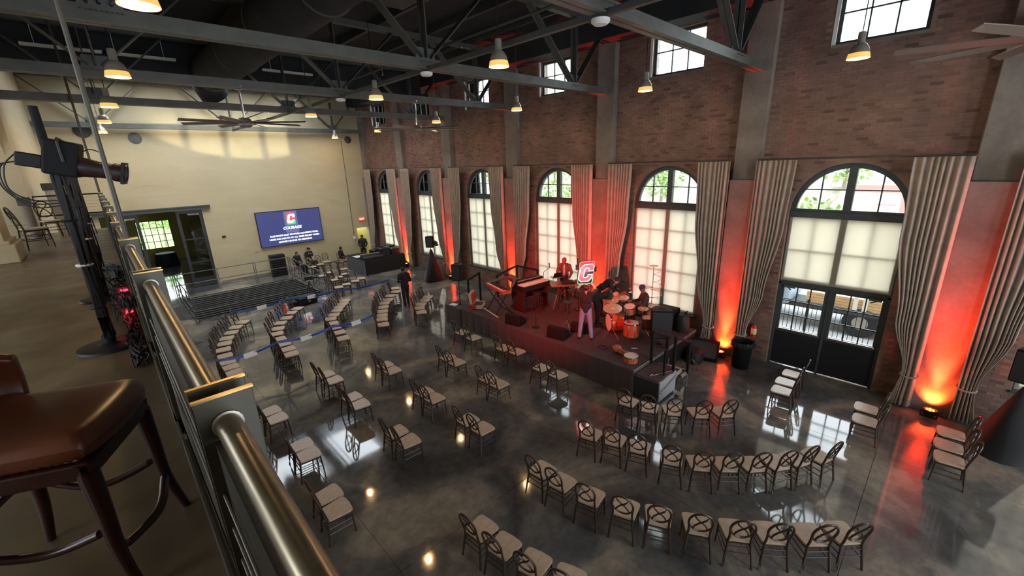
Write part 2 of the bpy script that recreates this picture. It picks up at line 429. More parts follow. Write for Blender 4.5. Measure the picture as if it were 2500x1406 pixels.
def free(y0, y1, z0, z1):
    for i, yc in enumerate(BAYS):
        if y1 > yc-0.85 and y0 < yc+0.85 and z1 > 8.37 and z0 < 9.63: return False
        lo = 0.0 if i == 1 else 0.87
        if z1 > lo and z0 < SPRING and y1 > yc-HALF-0.03 and y0 < yc+HALF+0.03: return False
        if z1 >= SPRING:
            for y in (y0, y1):
                for z in (z0, z1):
                    if math.hypot(y-yc, max(0, z-SPRING)) < HALF+0.03: return False
    for py in [BAYS[0]-2.345]+PIERS:
        if y1 > py-0.36 and y0 < py+0.36: return False
    return True
BL, BH, BP = 0.215, 0.075, 0.007
def courses(y0, y1, z0, z1):
    out = []; k = 0; z = z0
    while z+BH <= z1:
        y = y0-(BL/2 if k % 2 else 0)
        while y < y1:
            a, b = max(y, y0)+0.005, min(y+BL, y1)-0.005
            if b-a > 0.04 and free(a, b, z, z+BH): out.append((a, b, z+0.005, z+BH-0.005))
            y += BL
        z += BH; k += 1
    return out
near = [c for c in courses(-0.1, 4.0, 0, 2.55)][:300]
near_set = set(near)
bm_cache = {}
for (a, b, c, d) in near:
    key = round(b-a, 3)
    if key not in bm_cache:
        me = MB().box(-BP, 0.02, 0, b-a, 0, BH-0.01).mesh('brick'); me.materials.append(M['brick']); bm_cache[key] = me
    o = bpy.data.objects.new('brick', bm_cache[key]); COL.objects.link(o); o.parent = wall_r
    o.location = (WX-random.uniform(0, 0.004), a, c)
bs = MB(); tints = []
rest = [c for c in courses(-0.1, 4.0, 0, 2.55) if c not in near_set]+courses(-0.1, 4.0, 2.55, 5.85)
for i, yc in enumerate(BAYS):
    rest += courses(yc-1.99, yc+1.99, 5.85, 9.72)
    if i not in (1,): rest += courses(yc-1.99, yc+1.99, 0, 5.85)
for (a, b, c, d) in rest:
    pr = BP+random.uniform(-0.003, 0.003)
    n = len(bs.v)
    x0, x1 = WX-pr, WX+0.01
    bs.v += [(x0, a, c), (x0, b, c), (x0, b, d), (x0, a, d), (x1, a, c), (x1, b, c), (x1, b, d), (x1, a, d)]
    bs.f += [(n, n+3, n+2, n+1), (n, n+1, n+5, n+4), (n+1, n+2, n+6, n+5), (n+2, n+3, n+7, n+6), (n+3, n, n+4, n+7)]
    tints += [random.random()]*5
me = bpy.data.meshes.new('brick_courses'); me.from_pydata(bs.v, [], bs.f); me.materials.append(M['brick'])
at = me.attributes.new('tint', 'FLOAT', 'FACE'); at.data.foreach_set('value', tints)
o = bpy.data.objects.new('brick_courses', me); COL.objects.link(o); o.parent = wall_r; tag(o, kind='stuff')

# plaster piers: deep lower pilaster with cap, shallow upper pilaster
for k, py in enumerate([BAYS[0]-2.345]+PIERS[:-1]):
    e = MB().box(13.0, WX+0.02, py-0.36, py+0.36, 0, 5.32).build('trim_%d' % (k+1), M['plaster_pier'], bevel=0.02, kind='structure',
        label='grey plaster pilaster on the brick wall, %s from the right edge' % ORD[k], cat='pilaster', group='pilasters of the brick wall')
    MB().box(13.13, WX+0.02, py-0.34, py+0.34, 5.32, 9.75).build('upper_shaft', M['plaster_pier'], e, bevel=0.015)
e = MB().box(13.0, WX, 27.3, 27.8, 0, 5.32).build('trim_9', M['plaster_pier'], kind='structure', label='grey plaster pilaster in the corner by the exit sign', cat='pilaster', group='pilasters of the brick wall')
MB().box(13.13, WX, 27.35, 27.8, 5.32, 9.75).build('upper_shaft', M['plaster_pier'], e)

# windows
def clip_pane(yc, ya, yb, za, zb, rad):
    pts = []
    n = 10
    bot = [(ya, za), (yb, za)]
    top = []
    for k in range(n+1):
        y = yb+(ya-yb)*k/n
        rr = rad*rad-(y-yc)**2
        z = SPRING+math.sqrt(rr) if rr > 0 else SPRING
        top.append((y, min(zb, z)))
    # clip the sides where the arc is below the pane
    poly = [p for p in bot if math.hypot(p[0]-yc, max(0, p[1]-SPRING)) < rad+1e-4]
    if len(poly) < 2:
        ys = math.sqrt(max(0, rad*rad-(za-SPRING)**2))
        poly = [(max(ya, yc-ys), za), (min(yb, yc+ys), za)]
        top = [p for p in top if p[1] > za+1e-3]
    return poly+[p for p in top if p[1] > za+1e-3]
GX = WX+0.20          # plane of the glazing
for i, yc in enumerate(BAYS):
    nm = ORD[i]
    wi = empty('window_%d' % (i+1), (0, 0, 0), label='tall arched window with slate frame and cream roller shade, %s from the right' % nm if i != 1 else 'wide arched window with half-drawn shade above the black double doors', cat='window', group='arched windows of the brick wall', kind='structure')
    A = arc(24, 0, PI, 1); 
    MB().ring([(yc+HALF*a, SPRING+HALF*b) for a, b in A], [(yc+(HALF-0.13)*a, SPRING+(HALF-0.13)*b) for a, b in A], GX-0.07, GX+0.07, closed=False).build('arch_frame', M['frame'], wi)
    MB().box(GX-0.1, GX+0.08, yc-HALF, yc+HALF, SPRING-0.17, SPRING).build('transom', M['frame'], wi, bevel=0.01)
    MB().box(GX-0.09, GX+0.07, yc-0.085, yc+0.085, SPRING, SPRING+HALF-0.05).build('mullion', M['frame'], wi, bevel=0.01)
    MB().box(GX-0.05, GX+0.05, yc-HALF+0.1, yc+HALF-0.1, SPRING, SPRING+0.06).build('sill_rail', M['frame'], wi)
    zm = SPRING+0.56
    for s in (-1, 1):
        ym = yc+s*0.60
        MB().box(GX-0.03, GX+0.03, ym-0.014, ym+0.014, SPRING, SPRING+math.sqrt((HALF-0.12)**2-0.36)).build('muntin', M['frame'], wi)
        ye = math.sqrt((HALF-0.12)**2-0.56**2)
        a, b = sorted((yc+s*0.07, yc+s*ye))
        MB().box(GX-0.03, GX+0.03, a, b, zm-0.014, zm+0.014).build('muntin', M['frame'], wi)
        for (u0, u1) in ((0.085, 0.60), (0.60, 1.09)):
            for (z0, z1) in ((SPRING+0.06, zm), (zm, SPRING+1.1)):
                p = clip_pane(yc, yc+(u0 if s > 0 else -u1), yc+(u1 if s > 0 else -u0), z0, z1, HALF-0.125)
                if len(p) >= 3: MB().prism(p, GX-0.004, GX+0.004).build('pane', M['glass'], wi)
    z0 = 0.9 if i != 1 else 2.55
    # lower sash behind the shade
    lx = GX-0.015
    MB().box(lx-0.05, lx+0.05, yc-0.075, yc+0.075, z0, SPRING-0.17).build('mullion', M['frame'], wi)
    for s in (-1, 1):
        MB().box(lx-0.05, lx+0.05, yc+s*(HALF-0.05)-0.05, yc+s*(HALF-0.05)+0.05, z0, SPRING-0.17).build('jamb', M['frame'], wi)
        MB().box(lx-0.02, lx+0.02, yc+s*0.61-0.018, yc+s*0.61+0.018, z0, SPRING-0.17).build('muntin', M['frame'], wi)
    nrow = 5 if i != 1 else 2
    for k in range(nrow):
        zz = z0+(SPRING-0.17-z0)*(k/nrow)
        h = 0.018 if k else 0.06
        MB().box(lx-0.02, lx+0.02, yc-HALF, yc+HALF, zz-0.0, zz+2*h).build('muntin', M['frame'], wi)
    sh = MB().box(GX-0.075, GX-0.073, yc-HALF+0.03, yc+HALF-0.03, z0+0.02, SPRING-0.16).build('roller_shade', M['shade'], wi)
    MB().cyl((GX-0.075, yc-HALF+0.03, z0+0.02), (GX-0.075, yc+HALF-0.03, z0+0.02), 0.012, n=8).build('hem_bar', M['drape'], wi)
    if i != 1: MB().box(WX-0.05, WX+0.3, yc-HALF-0.03, yc+HALF+0.03, 0.86, 0.91).build('window_sill', M['frame'], wi)
    portal('portal_arch', (WX+0.5, yc, SPRING+0.6), (-1, 0, 0), 1.2, 2.4)
    portal('portal_sash', (WX+0.5, yc, (z0+SPRING)/2), (-1, 0, 0), SPRING-z0, 2.4)
    # clerestory
    ci = empty('window_%d' % (i+11), (0, 0, 0), label='small square clerestory window high on the brick wall, %s from the right' % nm, cat='window', group='clerestory windows', kind='structure')
    f = MB()
    f.ring([(yc-0.82, 8.4), (yc+0.82, 8.4), (yc+0.82, 9.6), (yc-0.82, 9.6)], [(yc-0.74, 8.48), (yc+0.74, 8.48), (yc+0.74, 9.52), (yc-0.74, 9.52)], GX-0.05, GX+0.05)
    f.build('sash_frame', M['frame'], ci)
    for q in (-0.247, 0.247): MB().box(GX-0.025, GX+0.025, yc+q-0.016, yc+q+0.016, 8.48, 9.52).build('muntin', M['frame'], ci)
    MB().box(GX-0.025, GX+0.025, yc-0.74, yc+0.74, 9.07, 9.10).build('muntin', M['frame'], ci)
    MB().box(WX-0.012, WX+0.02, yc+0.80, yc+0.88, 8.36, 9.62).build('pale_reveal', M['white'], ci)
    MB().box(WX-0.03, WX+0.12, yc-0.86, yc+0.86, 8.34, 8.4).build('window_sill', M['plaster_pier'], ci)
    for c in range(3):
        for (z0c, z1c) in ((8.48, 9.07), (9.10, 9.52)):
            MB().box(GX-0.004, GX+0.004, yc-0.74+c*0.493+0.012, yc-0.74+(c+1)*0.493-0.012, z0c, z1c).build('pane', M['glass'], ci)
    portal('portal_clerestory', (WX+0.5, yc, 9.0), (-1, 0, 0), 1.2, 1.64)

# black double doors under window 2
yc = BAYS[1]
for s, nm in ((1, 'left'), (-1, 'right')):
    d = empty('door_%d' % (1 if s > 0 else 2), (0, 0, 0), label='black door leaf with nine-pane window, %s leaf by the %s' % (nm, 'trash can' if s > 0 else 'tied drape'), cat='door', group='double doors below the wide window', kind='structure')
    a, b = (yc+0.03, yc+HALF-0.06) if s > 0 else (yc-HALF+0.06, yc-0.03)
    MB().box(GX-0.05, GX+0.03, a, b, 0.02, 1.04).build('lower_panel', M['frame_dark'], d, bevel=0.01)
    f = MB(); f.ring([(a, 1.04), (b, 1.04), (b, 2.46), (a, 2.46)], [(a+0.09, 1.14), (b-0.09, 1.14), (b-0.09, 2.38), (a+0.09, 2.38)], GX-0.05, GX+0.03)
    f.build('stile_frame', M['frame'], d)
    MB().box(GX-0.09, GX-0.05, a+0.06, b-0.06, 1.09, 1.135).build('push_bar', M['chrome'], d, bevel=0.008)
    ia, ib = a+0.09, b-0.09
    for k in (1, 2):
        yy = ia+(ib-ia)*k/3; zz = 1.14+(2.38-1.14)*k/3
        MB().box(GX-0.03, GX+0.01, yy-0.014, yy+0.014, 1.14, 2.38).build('muntin', M['frame'], d)
        MB().box(GX-0.03, GX+0.01, ia, ib, zz-0.014, zz+0.014).build('muntin', M['frame'], d)
    for cc in range(3):
        for rr in range(3):
            MB().box(GX-0.014, GX-0.006, ia+(ib-ia)*cc/3+0.014, ia+(ib-ia)*(cc+1)/3-0.014, 1.14+1.24*rr/3+0.014, 1.14+1.24*(rr+1)/3-0.014).build('pane', M['glass'], d)
    c0 = MB().box(GX-0.12, GX-0.05, (b-0.36) if s > 0 else (a+0.1), (b-0.1) if s > 0 else (a+0.36), 2.36, 2.42)
    c0.bar((GX-0.12, (b-0.2) if s > 0 else (a+0.2), 2.37), (GX-0.3, (b-0.3) if s > 0 else (a+0.3), 2.36), 0.03, 0.02); c0.build('door_closer', M['steel_grey'], d)
    MB().box(GX-0.06, GX-0.05, (a+b)/2-0.2, (a+b)/2+0.2, 0.03, 0.05).build('kick_strip', M['chrome'], d)
MB().box(GX-0.09, GX+0.06, yc-HALF, yc+HALF, 2.46, 2.56).box(GX-0.09, GX+0.06, yc-HALF, yc-HALF+0.07, 0, 2.5).box(GX-0.09, GX+0.06, yc+HALF-0.07, yc+HALF, 0, 2.5).box(GX-0.07, GX+0.05, yc-0.03, yc+0.03, 0, 2.46).build('trim_20', M['frame'], kind='structure', label='dark frame and head around the black double doors', cat='door frame')
portal('portal_door', (WX+0.5, yc, 1.75), (-1, 0, 0), 1.3, 2.3)

# curtain rods and drapes
def drape(yo, s, idx, label):
    W = [(5.82, 0.93), (4.2, 0.86), (2.2, 0.60), (0.95, 0.27), (0.7, 0.28), (0.06, 0.40)]
    def width(z):
        for (za, wa), (zb, wb) in zip(W[:-1], W[1:]):
            if z >= zb: 
                t = (za-z)/(za-zb); t = t*t*(3-2*t) if zb > 0.9 else t
                return wa+(wb-wa)*t
        return W[-1][1]
    e = empty('curtain', (0, 0, 0), label=label, cat='curtain', group='floor-length drapes of the brick wall')
    mb = MB(); nz, ns, n = 26, 110, 8
    rs = random.Random(idx); ph = rs.uniform(0, 6); fr = [rs.uniform(0.8, 1.2) for _ in range(6)]
    for j in range(nz+1):
        z = 5.82-(5.82-0.06)*j/nz; wz = width(z); amp = 0.036+0.022*(1-min(1, z/5.8)); aw = wz/0.93
        if wz < 0.35: amp *= 0.75
        for i in range(ns+1):
            t = i/ns
            wob = 0.22*math.sin(t*9*fr[0]+ph)+0.10*math.sin(t*5*fr[1]+ph*2)*(1-z/5.9)
            x = 12.93+amp*math.sin(2*PI*(n*t+wob))
            mb.v.append((x-0.02*(1-aw)*t, yo+s*0.93*t*aw**t, z))
    for j in range(nz):
        for i in range(ns): mb.f.append((j*(ns+1)+i, j*(ns+1)+i+1, (j+1)*(ns+1)+i+1, (j+1)*(ns+1)+i))
    c = mb.build('drape', M['drape'], e, smooth=False)
    c.data.shade_smooth()
    sl = c.modifiers.new('thick', 'SOLIDIFY'); sl.thickness = 0.008
    ya, yb = sorted((yo-s*0.02, yo+s*0.30))
    MB().tube([(12.93+0.11*math.cos(a), (ya+yb)/2+(yb-ya)/2*math.sin(a), 0.86+0.03*math.cos(a)) for a in [2*PI*k/16 for k in range(16)]], 0.022, 6, closed=True).build('tieback', M['drape'], e, smooth=True)
for i, yc in enumerate(BAYS):
    MB().cyl((12.96, yc-2.02, 5.85), (12.96, yc+2.02, 5.85), 0.022, n=8).bar((12.96, yc-1.4, 5.85), (WX, yc-1.4, 5.85), 0.02, 0.03).bar((12.96, yc+1.4, 5.85), (WX, yc+1.4, 5.85), 0.02, 0.03).build('curtain_rod', M['steel_dark'], label='thin black curtain rod above the arched window, %s from the right' % ORD[i], cat='curtain rod', group='curtain rods')
    drape(yc+2.03, -1, i*2, 'taupe drape tied back left of the %s arched window from the right' % ORD[i])
    drape(yc-2.0, 1, i*2+1, 'taupe drape tied back right of the %s arched window from the right' % ORD[i])

# far cream wall with wide doorway and a small exit doorway
fw = MB(); y0, y1 = FARY, FARY+0.35
fw.box(-1.6, -0.15, y0, y1, 0, 10.4).box(-0.15, 3.87, y0, y1, 4.1, 10.4).box(3.87, 12.15, y0, y1, 0, 10.4).box(12.15, 13.0, y0, y1, 2.05, 10.4).box(13.0, WX+0.45, y0, y1, 0, 10.4)
wall_f = fw.build('wall_far', M['cream'], kind='structure', label='cream painted plaster end wall behind the video screen', cat='wall')
A = arc(20, 0, PI, 1)
MB().ring([(2.05+1.42*a, 4.48+1.0*b) for a, b in A], [(2.05+1.39*a, 4.48+0.97*b) for a, b in A], FARY-0.006, FARY+0.01, axis='y', closed=False).build('bricked_up_arch', M['cream'], wall_f)
for (x0, x1, z0, z1) in ((5.9, 10.6, 1.2, 1.6), (9.95, 10.7, 1.6, 4.0), (5.4, 6.2, 1.4, 3.2)):
    pb = MB()
    for k in range(int((z1-z0)/0.08)):
        x = x0
        while x < x1-0.1:
            if random.random() < 0.75: pb.box(x+0.006, min(x+0.21, x1)-0.006, FARY-0.004, FARY+0.01, z0+k*0.08+0.006, z0+k*0.08+0.074)
            x += 0.215
    tag(pb.build('painted_brick_patch', M['cream'], wall_f), kind='stuff')
MB().cyl((11.9, FARY-0.02, 1.5), (11.9, FARY-0.02, 7.6), 0.018, n=8).build('conduit', M['steel_grey'], wall_f)
MB().box(11.83, 11.97, FARY-0.07, FARY, 1.35, 1.55).build('switch_box', M['white'], wall_f, bevel=0.01)
MB().box(4.5, 4.68, FARY-0.05, FARY, 2.5, 2.6).build('wall_sensor', M['black'], wall_f, bevel=0.01)
bb = MB().box(4.0, 12.1, FARY-0.03, FARY, 0, 0.12).build('baseboard_far', M['plaster_pier'], kind='structure', label='low grey baseboard along the cream end wall', cat='baseboard')
for x, z, r, mm, lb in ((1.95, 7.65, 0.25, 'steel_grey', 'small grey round wall disc on the cream wall, left one'), (12.35, 7.68, 0.22, 'steel_dark', 'small dark round wall disc on the cream wall near the brick corner'), (0.2, 7.95, 0.31, 'steel_dark', 'large dark round plate high on the cream wall at the left')):
    MB().lathe([(0.0, 0.05), (r*0.85, 0.05), (r, 0.03), (r, 0)], 28, (x, FARY, z), Matrix.Rotation(R(90), 3, 'X')).build('wall_disc', M[mm], smooth=True, label=lb, cat='wall disc')
# door head beam and sliding doors of the wide doorway
MB().box(-0.6, 4.25, FARY-0.16, FARY, 4.12, 4.30).box(-0.6, 4.25, FARY-0.2, FARY-0.16, 4.27, 4.33).build('trim_21', M['frame'], kind='structure', label='slate steel track beam over the wide doorway', cat='door beam')
def slide_door(n, x0, x1, y, lab):
    d = empty('door_%d' % n, (0, 0, 0), label=lab, cat='door', kind='structure', group='sliding glass doors of the far doorway')
    f = MB().ring([(x0, 0.02), (x1, 0.02), (x1, 4.1), (x0, 4.1)], [(x0+0.13, 0.5), (x1-0.13, 0.5), (x1-0.13, 3.95), (x0+0.13, 3.95)], y-0.03, y+0.03, axis='y')
    f.build('door_frame', M['frame_dark'], d)
    for z in (1.35, 2.6): MB().box(x0+0.1, x1-0.1, y-0.025, y+0.025, z-0.035, z+0.035).build('cross_rail', M['frame_dark'], d)
    zz = [0.5, 1.35, 2.6, 3.95]
    for k in range(3): MB().box(x0+0.12, x1-0.12, y-0.004, y+0.004, zz[k]+0.03, zz[k+1]-0.03).build('pane', M['glass'], d)
slide_door(3, 2.75, 3.86, FARY+0.1, 'dark framed glass door leaf standing at the right of the wide doorway')
slide_door(4, 0.35, 1.25, FARY+0.2, 'dark framed glass door leaf at the left of the wide doorway')
# room behind the doorway
room = MB().box(-1.6, 7, FARY+0.35, 38.6, -0.1, 0.0).build('floor_back_room', M['concrete'], kind='structure', label='shiny concrete floor of the room beyond the doorway', cat='floor')
M['olive'] = mat('olive_yellow_wall_paint', (0.46, 0.40, 0.10), 0.7, var=0.1)
br = MB().box(-1.6, 1.5, 38.5, 38.8, 0, 4.6).box(3.3, 7, 38.5, 38.8, 0, 4.6).box(1.5, 3.3, 38.5, 38.8, 0, 0.95).box(1.5, 3.3, 38.5, 38.8, 2.85, 4.6).box(6.9, 7.1, 28, 38.6, 0, 4.6).box(-1.8, -1.6, 28, 38.6, 0, 4.6).box(-1.8, 7.1, 28.15, 38.8, 4.6, 4.8)
br.build('wall_back_room', M['olive'], kind='structure', label='olive yellow wall of the room beyond the doorway', cat='wall')
wb = empty('window_30', (0, 0, 0), label='gridded window showing green lawn in the room beyond the doorway', cat='window', kind='structure')
for k in range(6): MB().box(1.5+k*0.36-0.02, 1.5+k*0.36+0.02, 38.5, 38.56, 0.95, 2.85).build('muntin', M['frame'], wb)
for k in range(5): MB().box(1.5, 3.3, 38.5, 38.56, 0.95+k*0.475-0.02, 0.95+k*0.475+0.02).build('muntin', M['frame'], wb)
for k in range(5):
    for q in range(4): MB().box(1.52+k*0.36, 1.84+k*0.36, 38.525, 38.533, 0.97+q*0.475, 1.405+q*0.475).build('pane', M['glass'], wb)
portal('portal_back_room', (2.4, 38.9, 1.9), (0, -1, 0), 1.8, 1.9)
# exit doorway niche
MB().box(12.1, 13.05, FARY+0.35, 29.9, -0.1, 0).box(12.05, 12.12, FARY+0.35, 29.9, 0, 2.6).box(13.03, 13.1, FARY+0.35, 29.9, 0, 2.6).box(12.05, 13.1, 29.9, 30, 0, 1.7).build('wall_exit_niche', M['olive'], kind='structure', label='small olive passage behind the exit doorway', cat='wall')
portal('portal_exit', (12.58, 30.2, 2.2), (0, -1, 0), 0.9, 0.9)

# roof: dark deck, pale skylit panels over the last bay, purlins, eave girder
SK = [(0.2, 3.0), (3.5, 6.3), (6.8, 9.6)]
rf = MB().box(-6.8, 13.8, -9.2, 19.6, 10.5, 10.7).box(-6.8, 13.8, 26.4, 28.2, 10.5, 10.7)
xp = -6.8
for a, b in SK: rf.box(xp, a, 19.6, 26.4, 10.5, 10.7); xp = b
rf.box(xp, 13.8, 19.6, 26.4, 10.5, 10.7)
ceil = rf.build('ceiling', M['deck'], kind='structure', label='dark roof deck above the steel trusses', cat='ceiling')
for a, b in SK:
    c = MB(); c.ring([(a, 19.6), (b, 19.6), (b, 26.4), (a, 26.4)], [(a+0.03, 19.63), (b-0.03, 19.63), (b-0.03, 26.37), (a+0.03, 26.37)], 10.3, 11.3, axis='z')
    c.build('skylight_curb', M['deck_light'], ceil)
    portal('portal_skylight', ((a+b)/2, 23.0, 11.3), (0, 0, -1), 2.8, 6.8)
for x in [-5, -3.2, -1.4, 0.4, 2.2, 9.4, 11.2, 12.6]:
    MB().box(x-0.06, x+0.06, -9, 27.8, 10.25, 10.5).build('purlin', M['steel_dark'], ceil)
for x in (4.0, 5.8, 7.6): MB().box(x-0.06, x+0.06, -9, 19.6, 10.25, 10.5).build('purlin', M['steel_dark'], ceil)
MB().box(LX, 12.5, 19.15, 19.3, 8.95, 10.5).build('added_skylight_baffle', M['deck'], ceil)  # added dark baffle that keeps the bright skylights out of view
MB().box(12.55, WX+0.1, -9, 27.8, 9.62, 10.5).build('eave_girder', M['deck'], ceil)

# left arcade wall, outer wall, rear wall
lw = MB()
lw.box(LX-0.35, LX, 18.2, 27.8, 0, 10.5).box(LX-0.35, LX, -9, 18.2, 0, 4.1)
lw.box(LX-0.55, LX-0.001, 17.3, 18.25, MEZ, 10.5).box(LX-0.55, LX-0.15, 12.5, 13.5, MEZ, 10.5).box(LX-0.55, LX-0.15, 6.6, 8.2, MEZ, 10.5).box(LX-0.55, LX-0.15, -9, 1.4, MEZ, 10.5)
lw.box(LX-0.55, LX-0.15, -9, 18.2, 7.6, 10.5)
for a, b in ((13.5, 17.3), (8.2, 12.5), (1.4, 6.6)):
    c = (a+b)/2; r = (b-a)/2; A = arc(14, 0, PI, 1)
    for (p, q), (u, v) in zip(A[:-1], A[1:]):
        x0, x1 = LX-0.55, LX-0.15
        za, zb = 6.55+q*1.0, 6.55+v*1.0
        vs = [(x0, c+r*p, za), (x0, c+r*u, zb), (x0, c+r*u, 7.65), (x0, c+r*p, 7.65), (x1, c+r*p, za), (x1, c+r*u, zb), (x1, c+r*u, 7.65), (x1, c+r*p, 7.65)]
        lw.add(vs, [(3, 2, 1, 0), (4, 5, 6, 7), (0, 1, 5, 4)])
lw.build('wall_left', M['cream'], kind='structure', label='cream arcade wall behind the balcony', cat='wall')
for y in (12.5, 17.3):
    MB().box(LX-0.62, LX-0.02 if y < 13 else LX-0.1, y-0.06, y+(1.06 if y < 13 else 0.95), MEZ, MEZ+0.35).box(LX-0.59, LX-0.08, y-0.03, y+1.03, MEZ+0.35, MEZ+0.42).build('plinth', M['cream'], bevel=0.015, kind='structure', label='cream stepped plinth at the arcade pier, %s one' % ('nearer' if y < 13 else 'farther'), cat='plinth')
ow = MB()
def wall_open(mb, x0, x1, ops, ya, yb, z0, z1):
    y = ya
    for (a, b, c, d) in ops:
        mb.box(x0, x1, y, a, z0, z1).box(x0, x1, a, b, z0, c).box(x0, x1, a, b, d, z1); y = b
    mb.box(x0, x1, y, yb, z0, z1)
wall_open(ow, -6.8, -6.5, [(y-1.3, y+1.3, 5.4, 8.2) for y in (-2.8, 1.88, 6.57, 11.26, 15.95)], -9, 18.2, 0, 10.5)
ow.box(-6.8, LX-0.3, 18.3, 18.6, 0, 10.5)
ow.build('wall_outer_left', M['cream'], kind='structure', label='cream outer wall with windows beyond the balcony arcade', cat='wall')
for y in (-2.8, 1.88, 6.57, 11.26, 15.95): portal('portal_left', (-6.9, y, 6.8), (1, 0, 0), 2.8, 2.6)
rw = MB()
for (a, b) in ((-6.8, -4.5), (-1.5, 1.0), (4.5, 7.5), (11.0, 13.8)): rw.box(a, b, -9.3, -9, 0, 10.5)
for (a, b) in ((-4.5, -1.5), (1.0, 4.5), (7.5, 11.0)):
    rw.box(a, b, -9.3, -9, 0, 1.0).box(a, b, -9.3, -9, 8.5, 10.5)
    portal('portal_rear', ((a+b)/2, -9.4, 4.75), (0, 1, 0), b-a, 7.5)
rw.build('wall_rear', M['cream'], kind='structure', label='cream rear wall with tall windows behind the viewer', cat='wall')
# balcony slab
MB().box(-6.5, 0.05, -9, 18.25, 4.08, MEZ).build('floor_balcony', M['mezz_floor'], kind='structure', label='brown stained concrete balcony floor', cat='floor')
MB().box(0.05, 0.18, -9, 18.27, 4.08, MEZ+0.06).build('trim_22', M['rail'], kind='structure', label='olive steel kerb along the balcony edge', cat='kerb')
# ================================================================== ROOF STEEL
def truss(y, lab):
    t = empty('roof_truss', (0, y, 0), label=lab, cat='truss', group='steel roof trusses')
    c = MB()
    for s in (-1, 1):
        c.box(-6.4, 13.2, s*0.075-0.05*(s > 0)+0.0, s*0.075+0.05*(s < 0), 8.08, 8.27)
        c.box(-6.4, 13.2, min(s*0.02, s*0.13), max(s*0.02, s*0.13), 8.05, 8.08)
    c.build('bottom_chord', M['truss_edge'], t)
    MB().box(-6.4, 13.2, -0.1, 0.1, 10.05, 10.2).build('top_chord', M['truss'], t)
    for nx in (11.37, 6.0, 0.63, -4.74):
        MB().prism([(nx-0.27, 8.12), (nx+0.27, 8.12), (nx+0.24, 8.5), (nx-0.2, 8.5)], -0.012, 0.012, axis='y').build('gusset_plate', M['steel_grey'], t)
        rv = MB()
        for k in range(9): rv.ell((nx-0.22+k*0.055, -0.14, 8.19), 0.012, 0.012, 0.012, 6, 4)
        tag(rv.build('rivets', M['steel_dark'], t), kind='stuff')
        for dx, z in ((-2.0, 10.1), (0.0, 10.1), (2.0, 10.1)):
            if nx+dx > 13.1: dx, z = 1.6, 10.05
            for s in (-1, 1):
                MB().bar((nx+dx*0.06, s*0.055, 8.3), (nx+dx, s*0.055, z), 0.03, 0.13, (0, 1, 0)).build('web_member', M['truss'], t)
    return t
TR = [-0.49, 4.2, 8.9, 13.6, 18.35, 27.45]
tnames = ['steel roof truss nearest the viewer at the right ceiling fan', 'steel roof truss crossing the top of the frame', 'second steel roof truss carrying a round detector', 'third steel roof truss carrying both ceiling fans', 'fourth steel roof truss near the far end', 'last steel roof truss against the cream wall']
for y, n in zip(TR, tnames): truss(y, n)
MB().bar((6.0, -6, 8.06), (6.0, 27.4, 8.06), 0.09, 0.09).build('longitudinal_strut', M['steel_dark'], label='long steel strut running lengthwise under the trusses', cat='strut')
sp = empty('sprinkler_pipe', (0, 0, 0), label='thin sprinkler pipe hung beside the lengthwise strut', cat='pipe')
MB().cyl((6.5, -6, 8.6), (6.5, 27, 8.6), 0.03, n=8).build('pipe_run', M['steel_dark'], sp)
for k in range(7): MB().cyl((6.5, 1+k*3.6, 8.6), (6.5, 1+k*3.6, 8.45), 0.012, n=6).lathe([(0.0, -0.17), (0.03, -0.165), (0.03, -0.15), (0.012, -0.15)], 8, (6.5, 1+k*3.6, 8.6)).build('sprinkler_head', M['chrome'], sp)
for y, n in ((8.9, 'second'), (13.6, 'third'), (4.2, 'nearest')):
    MB().lathe([(0.0, -0.08), (0.10, -0.075), (0.14, -0.04), (0.14, 0), (0, 0)], 18, (6.0, y, 8.0)).build('ceiling_detector', M['white'], smooth=True, label='round white detector under the %s truss node' % n, cat='detector', group='round detectors under the trusses')
dc = empty('air_duct', (0, 0, 0), label='large dark round air duct running lengthwise under the roof', cat='duct')
MB().cyl((3.85, -6, 9.3), (3.85, 19.2, 9.3), 0.58, n=28).build('duct_run', M['deck'], dc, smooth=True)
MB().tube([(3.85, 19.2, 9.3), (3.85, 19.9, 9.28), (3.95, 20.4, 9.1), (4.15, 20.6, 8.8)], 0.5, 20).build('duct_elbow', M['deck'], dc, smooth=True)
for k in range(8): MB().lathe([(0.595, -0.02), (0.61, 0), (0.595, 0.02)], 28, (3.85, -4+k*3.2, 9.3), Matrix.Rotation(R(90), 3, 'X')).build('duct_collar', M['steel_dark'], dc)
for y in (2.0, 7.0, 12.0, 17.0): MB().cyl((3.85, y, 9.85), (3.85, y, 10.5), 0.01, n=6).build('duct_hanger', M['steel_dark'], dc)
# pale strip lights / panels in the skylit end bay
for k, (x, y) in enumerate(((0.3, 18.9), (2.0, 18.9), (6.4, 18.9))):
    MB().box(x-0.9, x+0.9, y-0.08, y+0.08, 9.55, 9.62).bar((x-0.6, y, 9.6), (x-0.6, y, 10.49), 0.015, 0.015).bar((x+0.6, y, 9.6), (x+0.6, y, 10.49), 0.015, 0.015).build('strip_fixture', M['white'], label='unlit white strip fixture hung in the skylit end bay, %s from the left' % ORD[k], cat='strip light', group='strip fixtures in the end bay')
bp_ = MB().box(4.6, 6.6, 9.2, 10.6, 9.75, 9.85).build('acoustic_panel', M['steel_dark'], label='flat dark panel hung under the roof between two trusses', cat='panel')

